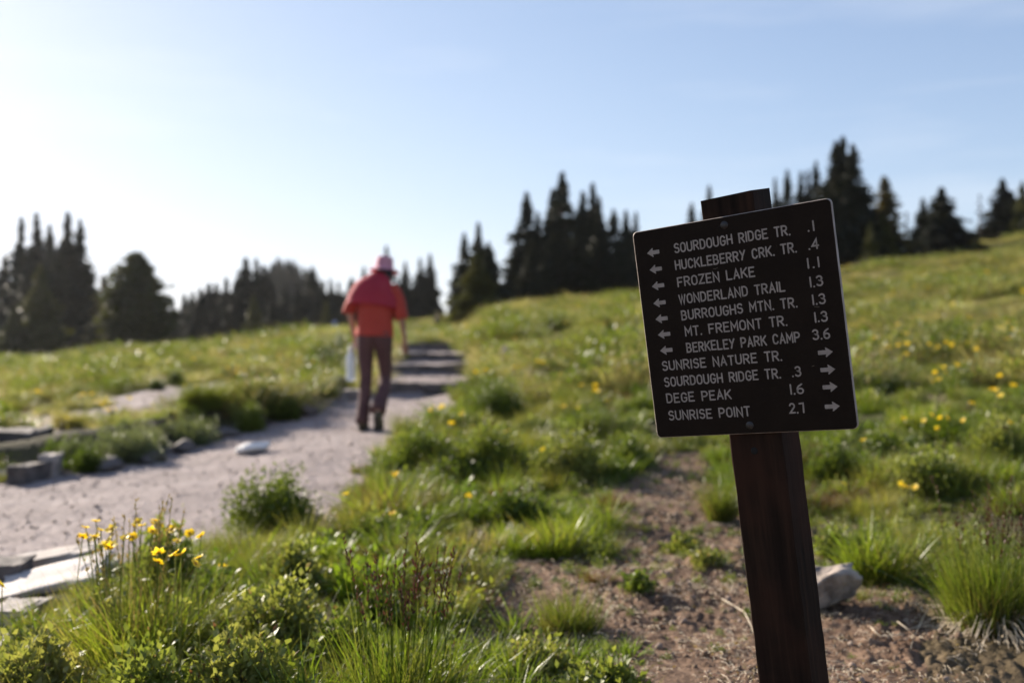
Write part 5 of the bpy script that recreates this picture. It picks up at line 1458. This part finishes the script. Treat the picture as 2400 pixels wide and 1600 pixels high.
# ------------------------------------------------------------------ people
def skin_body(name, joints, edges, radii, mat, parent, sub=2, root=0):
    me = bpy.data.meshes.new(name)
    me.from_pydata([tuple(j) for j in joints], edges, [])
    me.materials.append(mat)
    o = obj(name, me, parent)
    sk = o.modifiers.new('skin', 'SKIN')
    if not me.skin_vertices:
        pass
    for i, r in enumerate(radii):
        me.skin_vertices[0].data[i].radius = (r, r) if not isinstance(r, tuple) else r
        me.skin_vertices[0].data[i].use_root = (i == root)
    sk.use_smooth_shade = True
    ss = o.modifiers.new('sub', 'SUBSURF'); ss.levels = sub; ss.render_levels = sub
    return o

def cloth_noise(V, amp=.006, f=14, seed=1):
    n = vnoise(V[:, 0] * f + V[:, 1] * f * .7, V[:, 2] * f * .6, seed)
    c = V.mean(axis=0); d = norm(V - c) * np.array([1, 1, .2])
    return V + d * (n * 2 * amp)[:, None]

def tube(name, C, R1, R2, mat, parent, seg=24, noise=.005, up=(0, 1, 0), sub=1, cap=True):
    # resample smoothly
    C = np.asarray(C, float); n = len(C); R1 = np.broadcast_to(np.asarray(R1, float), (n,)); R2 = np.broadcast_to(np.asarray(R2, float), (n,))
    t = np.arange(n); tt = np.linspace(0, n - 1, (n - 1) * 4 + 1)
    C2 = np.stack([np.interp(tt, t, C[:, k]) for k in range(3)], 1)
    k = np.array([.25, .5, .25])
    for _ in range(2):
        for q in range(3):
            C2[1:-1, q] = np.convolve(C2[:, q], k, 'valid')
    a, b = np.interp(tt, t, R1), np.interp(tt, t, R2)
    for _ in range(2):
        a[1:-1] = np.convolve(a, k, 'valid'); b[1:-1] = np.convolve(b, k, 'valid')
    V, Fq = loft(C2, a, b, seg, up, cap)
    V = cloth_noise(V, noise, 16, len(name))
    mb = MB(); mb.add(V, Fq)
    return mb

def hiker():
    x = (860 - 1200) / F * 9.6; y = 9.6
    z = gz(x, y)
    P = thing('person', 'woman in pink bucket hat and red tops walking up the trail with a bottle', 'person', (x, y, z))
    mskin = simple_mat('skin', (.34, .18, .12), (.42, .23, .16), 6, .5)
    mshirt = simple_mat('orange_red_shirt', (.38, .034, .018), (.47, .050, .027), 5, .8, .2, 60)
    mcape = simple_mat('crimson_wrap', (.33, .015, .032), (.42, .024, .046), 5, .8, .2, 60)
    mpant = simple_mat('maroon_trousers', (.080, .034, .033), (.112, .050, .048), 6, .85, .2, 80)
    mshoe = simple_mat('olive_boots', (.05, .038, .02), (.085, .065, .035), 12, .7)
    msole = simple_mat('boot_sole', (.03, .025, .018), (.05, .04, .03), 12, .8)
    mhat = simple_mat('pink_hat', (.50, .20, .25), (.62, .28, .33), 9, .85, .2, 60)
    mhair = simple_mat('dark_hair', (.012, .009, .008), (.03, .022, .018), 40, .5)
    # joints: pelvis 0
    J = [(.070, .02, .90), (.075, .05, 1.08), (.085, .09, 1.26), (.095, .12, 1.38), (.115, .15, 1.455), (.125, .19, 1.54), (.128, .21, 1.60),   # spine..head 0-6
         (-.02, .03, .86), (-.017, .08, .47), (-.035, -.03, .09), (-.045, .09, .045),            # left leg 7-10
         (.145, .02, .86), (.165, .16, .50), (.125, -.14, .205), (.135, -.11, .10),              # right leg, heel lifted 11-14
         (-.085, .11, 1.355), (-.185, .08, 1.17), (-.155, .13, .95), (-.140, .15, .885),         # left arm 15-18
         (.265, .11, 1.35), (.330, .04, 1.10), (.350, .12, .885), (.352, .145, .825)]            # right arm 19-22
    E = [(0, 1), (1, 2), (2, 3), (3, 4), (4, 5), (5, 6), (0, 7), (7, 8), (8, 9), (9, 10), (0, 11), (11, 12), (12, 13), (13, 14), (3, 15), (15, 16), (16, 17), (17, 18), (3, 19), (19, 20), (20, 21), (21, 22)]
    Rr = [.11, .10, .11, .09, .05, .075, .07, .075, .05, .035, .03, .075, .05, .035, .03, .05, .038, .024, .026, .05, .038, .024, .026]
    for hand, sgn in ((18, 1), (22, -1)):
        w = np.array(J[hand]); 
        for k, (ox, L) in enumerate([(-.024, .062), (-.009, .072), (.007, .070), (.022, .056)]):
            b = len(J)
            p1 = w + np.array([ox * .8, .012, -.035]); p2 = w + np.array([ox, .030, -.035 - L * .55]); p3 = w + np.array([ox, .022, -.035 - L])
            J += [tuple(p1), tuple(p2), tuple(p3)]; E += [(hand, b), (b, b + 1), (b + 1, b + 2)]; Rr += [.011, .0095, .008]
        b = len(J)
        J += [tuple(w + np.array([sgn * .028, .020, -.022])), tuple(w + np.array([sgn * .036, .036, -.055]))]; E += [(hand, b), (b, b + 1)]; Rr += [.011, .009]
    skin_body('body', J, E, Rr, mskin, P)
    # trousers: one mesh
    mb = MB()
    for C, a, b in (([(.050, .03, .985), (.010, .03, .90), (-.025, .04, .80), (-.017, .08, .50), (-.030, .03, .28), (-.045, -.02, .065)], [.130, .126, .086, .060, .058, .068], [.095, .115, .090, .062, .060, .072]),
                    ([(.100, .03, .98), (.138, .03, .89), (.155, .05, .80), (.165, .155, .50), (.150, .0, .34), (.118, -.125, .185)], [.125, .120, .084, .060, .062, .080], [.095, .115, .09, .064, .062, .078])):
        m2 = tube('t', C, a, b, mpant, P, 22, .006); mb.V += [m2.V[0]]; mb.F += [m2.F[0] + mb.n]; mb.M += m2.M; mb.n += m2.n
    obj('trousers', mb.mesh('trousers', [mpant], True), P)
    # shirt with sleeves
    mb = MB()
    parts = [([(.068, .03, .90), (.070, .035, .96), (.072, .045, 1.08), (.080, .08, 1.24), (.088, .11, 1.37), (.10, .13, 1.43)], [.186, .182, .172, .175, .165, .07], [.128, .115, .112, .118, .10, .06]),
             ([(-.045, .11, 1.38), (-.115, .10, 1.30), (-.185, .08, 1.17), (-.186, .085, 1.13)], [.065, .068, .062, .06], [.07, .07, .064, .06]),
             ([(.215, .11, 1.38), (.275, .10, 1.30), (.315, .06, 1.16), (.332, .045, 1.07)], [.065, .068, .062, .064], [.07, .07, .064, .064])]
    for C, a, b in parts:
        m2 = tube('s', C, a, b, mshirt, P, 24, .009); mb.V += [m2.V[0]]; mb.F += [m2.F[0] + mb.n]; mb.M += m2.M; mb.n += m2.n
    obj('shirt', mb.mesh('shirt', [mshirt], True), P)
    # crimson wrap over the shoulders
    mb = tube('wrap', [(.040, .07, 1.185), (.045, .08, 1.23), (.062, .09, 1.31), (.088, .11, 1.40), (.100, .13, 1.46), (.115, .15, 1.51)], [.262, .258, .235, .185, .125, .075], [.165, .165, .155, .13, .105, .07], mcape, P, 30, .014)
    obj('shoulder_wrap', mb.mesh('shoulder_wrap', [mcape], True), P)
    # boots
    for nm, c, pitch in (('boot', (-.045, .03, .0), 0), ('boot', (.128, -.155, .07), 58)):
        C = np.array([(0, -.10, .05), (0, -.06, .055), (0, .0, .055), (0, .07, .045), (0, .14, .032), (0, .17, .025)])
        V, Fq = loft(C, [.03, .042, .044, .047, .042, .02], [.045, .055, .055, .045, .032, .018], 18, (0, 0, 1)); mb = MB(); mb.add(V, Fq, 0)
        V, Fq = loft(np.array([(0, -.06, .05), (0, -.055, .10), (0, -.05, .15)]), [.043, .044, .046], [.048, .048, .05], 18); mb.add(V, Fq, 0)
        V, Fq = loft(np.array([(0, -.105, .012), (0, -.06, .012), (0, .0, .012), (0, .08, .012), (0, .15, .014), (0, .178, .02)]), [.028, .044, .042, .05, .044, .018], [.014] * 5 + [.008], 18, (0, 0, 1)); mb.add(V, Fq, 1)
        obj(nm, mb.mesh(nm, [mshoe, msole], True), P, c, (rad(-pitch), 0, 0))
    # hair and hat
    r = np.random.default_rng(2)
    mb = tube('hair', [(.165, .13, 1.42), (.162, .145, 1.47), (.150, .17, 1.52), (.142, .19, 1.565)], [.045, .072, .080, .078], [.05, .065, .078, .08], mhair, P, 20, .01)
    obj('hair', mb.mesh('hair', [mhair], True), P)
    prof = [(0, .112), (.066, .111), (.080, .100), (.085, .06), (.089, .02), (.092, .0), (.142, -.030), (.150, -.036), (.143, -.037), (.090, -.006), (.084, .0)]
    k = 28; V = []; Fs = []
    for rr, zz in prof:
        for i in range(k):
            a = 2 * math.pi * i / k; wv = 1 + .03 * math.sin(3 * a + 1) * (rr > .1); V.append((rr * math.cos(a) * wv, rr * 1.1 * math.sin(a) * wv, zz + (.008 * math.sin(2 * a + 2) if rr > .12 else 0)))
    for s in range(len(prof) - 1):
        for i in range(k):
            Fs.append([s * k + i, (s + 1) * k + i, (s + 1) * k + (i + 1) % k, s * k + (i + 1) % k])
    obj('bucket_hat', mk_mesh('bucket_hat', V, Fs, [mhat], None, True), P, (.140, .20, 1.575), (rad(-8), rad(5), 0))
    # bottle, held
    B = thing('water_bottle', 'clear water bottle hanging from the walking woman left hand', 'bottle', (x - .175, y + .13, z + .47))
    mcl, ns, l = new_mat('clear_plastic')
    p = N(ns, "ShaderNodeBsdfPrincipled"); p.inputs['Base Color'].default_value = (.80, .84, .90, 1); p.inputs['Roughness'].default_value = .12; p.inputs['Transmission Weight'].default_value = .45; p.inputs['IOR'].default_value = 1.33
    o = N(ns, "ShaderNodeOutputMaterial"); l.new(p.outputs[0], o.inputs[0])
    C = np.array([(0, 0, 0), (0, 0, .006), (0, 0, .03), (0, 0, .12), (0, 0, .21), (0, 0, .25), (0, 0, .27), (0, 0, .285)]); ra = [.03, .043, .046, .045, .046, .040, .026, .024]
    V, Fq = loft(C, ra, ra, 26); mb = MB(); mb.add(V, Fq); obj('bottle_body', mb.mesh('bottle_body', [mcl], True), B)
    mcap = simple_mat('bottle_cap', (.55, .55, .60), (.65, .65, .70), 10, .4)
    V, Fq = loft(np.array([(0, 0, .286), (0, 0, .30), (0, 0, .315), (0, 0, .32)]), [.028, .03, .029, .02], [.028, .03, .029, .02], 20); mb = MB(); mb.add(V, Fq)
    obj('cap', mb.mesh('cap', [mcap], True), B)
    a = np.linspace(-.4, math.pi + .4, 14); C = np.stack([np.cos(a) * .026, 0 * a, .325 + np.sin(a) * .030], 1)
    V, Fq = loft(C, .005, .005, 8, (0, 1, 0)); mb = MB(); mb.add(V, Fq); obj('carry_loop', mb.mesh('carry_loop', [mcap], True), B)

def far_hiker(px, D, label, top, legs, hatc, lean=.06, feet=None, h=1.7):
    x = (px - 1200) / F * D; z = gz(x, D)
    P = thing('person', label, 'person', (x, D, z))
    s = h / 1.7
    mt = simple_mat('far_top', top, tuple(c * 1.15 for c in top), 5, .8); ml = simple_mat('far_trousers', legs, tuple(c * 1.2 for c in legs), 5, .85)
    mk = bpy.data.materials.get('skin'); mh = simple_mat('far_hat', hatc, tuple(c * 1.1 for c in hatc), 5, .8)
    J = [(0, 0, .92), (0, lean * .5, 1.15), (0, lean, 1.38), (0, lean, 1.47), (0, lean * 1.2, 1.56), (0, lean * 1.2, 1.62), (-.09, 0, .86), (-.10, .12, .48), (-.10, .05, .08), (-.10, .15, .04), (.09, 0, .86), (.10, .02, .47), (.10, -.14, .10), (.10, -.06, .04),
         (-.19, lean, 1.36), (-.24, .02, 1.10), (-.22, .12, .90), (.19, lean, 1.36), (.24, .0, 1.10), (.23, .10, .90)]
    E = [(0, 1), (1, 2), (2, 3), (3, 4), (4, 5), (0, 6), (6, 7), (7, 8), (8, 9), (0, 10), (10, 11), (11, 12), (12, 13), (2, 14), (14, 15), (15, 16), (2, 17), (17, 18), (18, 19)]
    R_ = [.10, .10, .10, .05, .08, .07, .075, .05, .035, .03, .075, .05, .035, .03, .05, .036, .025, .05, .036, .025]
    skin_body('body', J, E, R_, mk, P, 1)
    mb = MB()
    for C, a, b in (([(-.02, .0, .96), (-.08, .0, .86), (-.10, .12, .48), (-.10, .05, .10)], [.10, .09, .07, .06], [.10, .10, .07, .06]), ([(.02, .0, .96), (.08, .0, .86), (.10, .02, .47), (.10, -.13, .12)], [.10, .09, .07, .06], [.10, .10, .07, .06])):
        m2 = tube('t', C, a, b, ml, P, 14, .004); mb.V += [m2.V[0]]; mb.F += [m2.F[0] + mb.n]; mb.M += m2.M; mb.n += m2.n
    obj('trousers', mb.mesh('trousers', [ml], True), P)
    mb = MB()
    for C, a, b in (([(0, .0, .90), (0, lean * .5, 1.12), (0, lean, 1.34), (0, lean, 1.45)], [.16, .16, .19, .08], [.12, .12, .12, .07]), ([(-.15, lean, 1.40), (-.21, lean, 1.28), (-.24, .03, 1.10), (-.23, .08, .98)], .06, .06), ([(.15, lean, 1.40), (.21, lean, 1.28), (.24, .0, 1.10), (.235, .06, .98)], .06, .06)):
        m2 = tube('t', C, a, b, mt, P, 14, .006); mb.V += [m2.V[0]]; mb.F += [m2.F[0] + mb.n]; mb.M += m2.M; mb.n += m2.n
    obj('jacket', mb.mesh('jacket', [mt], True), P)
    mb = tube('hat', [(0, lean * 1.2, 1.60), (0, lean * 1.2, 1.64), (0, lean * 1.2, 1.72), (0, lean * 1.2, 1.745)], [.12, .10, .09, .03], [.12, .10, .09, .03], mh, P, 16, .0)
    obj('hat', mb.mesh('hat', [mh], True), P)
    P.scale = (s, s, s)

def straws():
    r = np.random.default_rng(12)
    L = [((2040, 1493), (2063, 1505), (2120, 1508), 'long dry straw with a kink lying right of the post'), ((2103, 1483), (2145, 1498), (2175, 1440), 'bent dry straw pointing up beside the tussock foot'),
         ((1690, 1410), (1745, 1445), (1772, 1500), 'pale dry twig on the soil close left of the post'), ((2125, 1488), (2170, 1475), (2215, 1474), 'short dry straw nearest the tussock foot')]
    for a, b, c, lb in L:
        P = np.array([hit(*q) for q in (a, b, c)]); P[:, 2] = [gz(q[0], q[1]) + .012 for q in P]
        P[2, 2] += .02 if 'pointing' in lb else 0
        o0 = P.mean(axis=0); o0[2] = P[:, 2].min()
        C = np.array([P[0], P[0] * .5 + P[1] * .5, P[1], P[1] * .5 + P[2] * .5, P[2]]) - o0
        V, Fq = loft(C, [.0012, .002, .0022, .0018, .001], [.0012, .002, .0022, .0018, .001], 6, (.1, .2, 1)); mb = MB(); mb.add(V, Fq)
        tag(obj('dry_straw', mb.mesh('dry_straw', [M['straw']]), None, tuple(o0)), lb, 'straw')

def haze():
    m, ns, l = new_mat('thin_haze')
    v = N(ns, "ShaderNodeVolumePrincipled")
    v.inputs['Color'].default_value = (.93, .95, 1.0, 1)
    v.inputs['Density'].default_value = .00010
    v.inputs['Anisotropy'].default_value = .55
    o = N(ns, "ShaderNodeOutputMaterial"); l.new(v.outputs[0], o.inputs['Volume'])
    X0, X1, Y0, Y1, Z0, Z1 = -1600, 1600, -1600, 1600, -26, 45
    V = [(x, y, z) for x in (X0, X1) for y in (Y0, Y1) for z in (Z0, Z1)]
    Fs = [(0, 1, 3, 2), (4, 6, 7, 5), (0, 4, 5, 1), (2, 3, 7, 6), (0, 2, 6, 4), (1, 5, 7, 3)]
    tag(obj('haze', mk_mesh('haze', V, Fs, [m])), 'thin sunlit haze over the meadow and woods', None, kind='stuff')

haze()
sign()
trees()
rocks()
hiker()
far_hiker(1026, 71, 'dark clothed distant hiker beyond the top step', (.012, .012, .018), (.02, .012, .012), (.20, .12, .11), .22, None, 1.5)
far_hiker(785, 104, 'distant hiker in a pale blue top at the wood edge', (.42, .50, .80), (.04, .03, .03), (.08, .06, .06))
far_hiker(712, 98, 'distant hiker in a dull mauve top before the dark wood', (.10, .06, .07), (.03, .03, .03), (.14, .09, .09))
clumps()
place_flowers()
straws()
scatter_all()
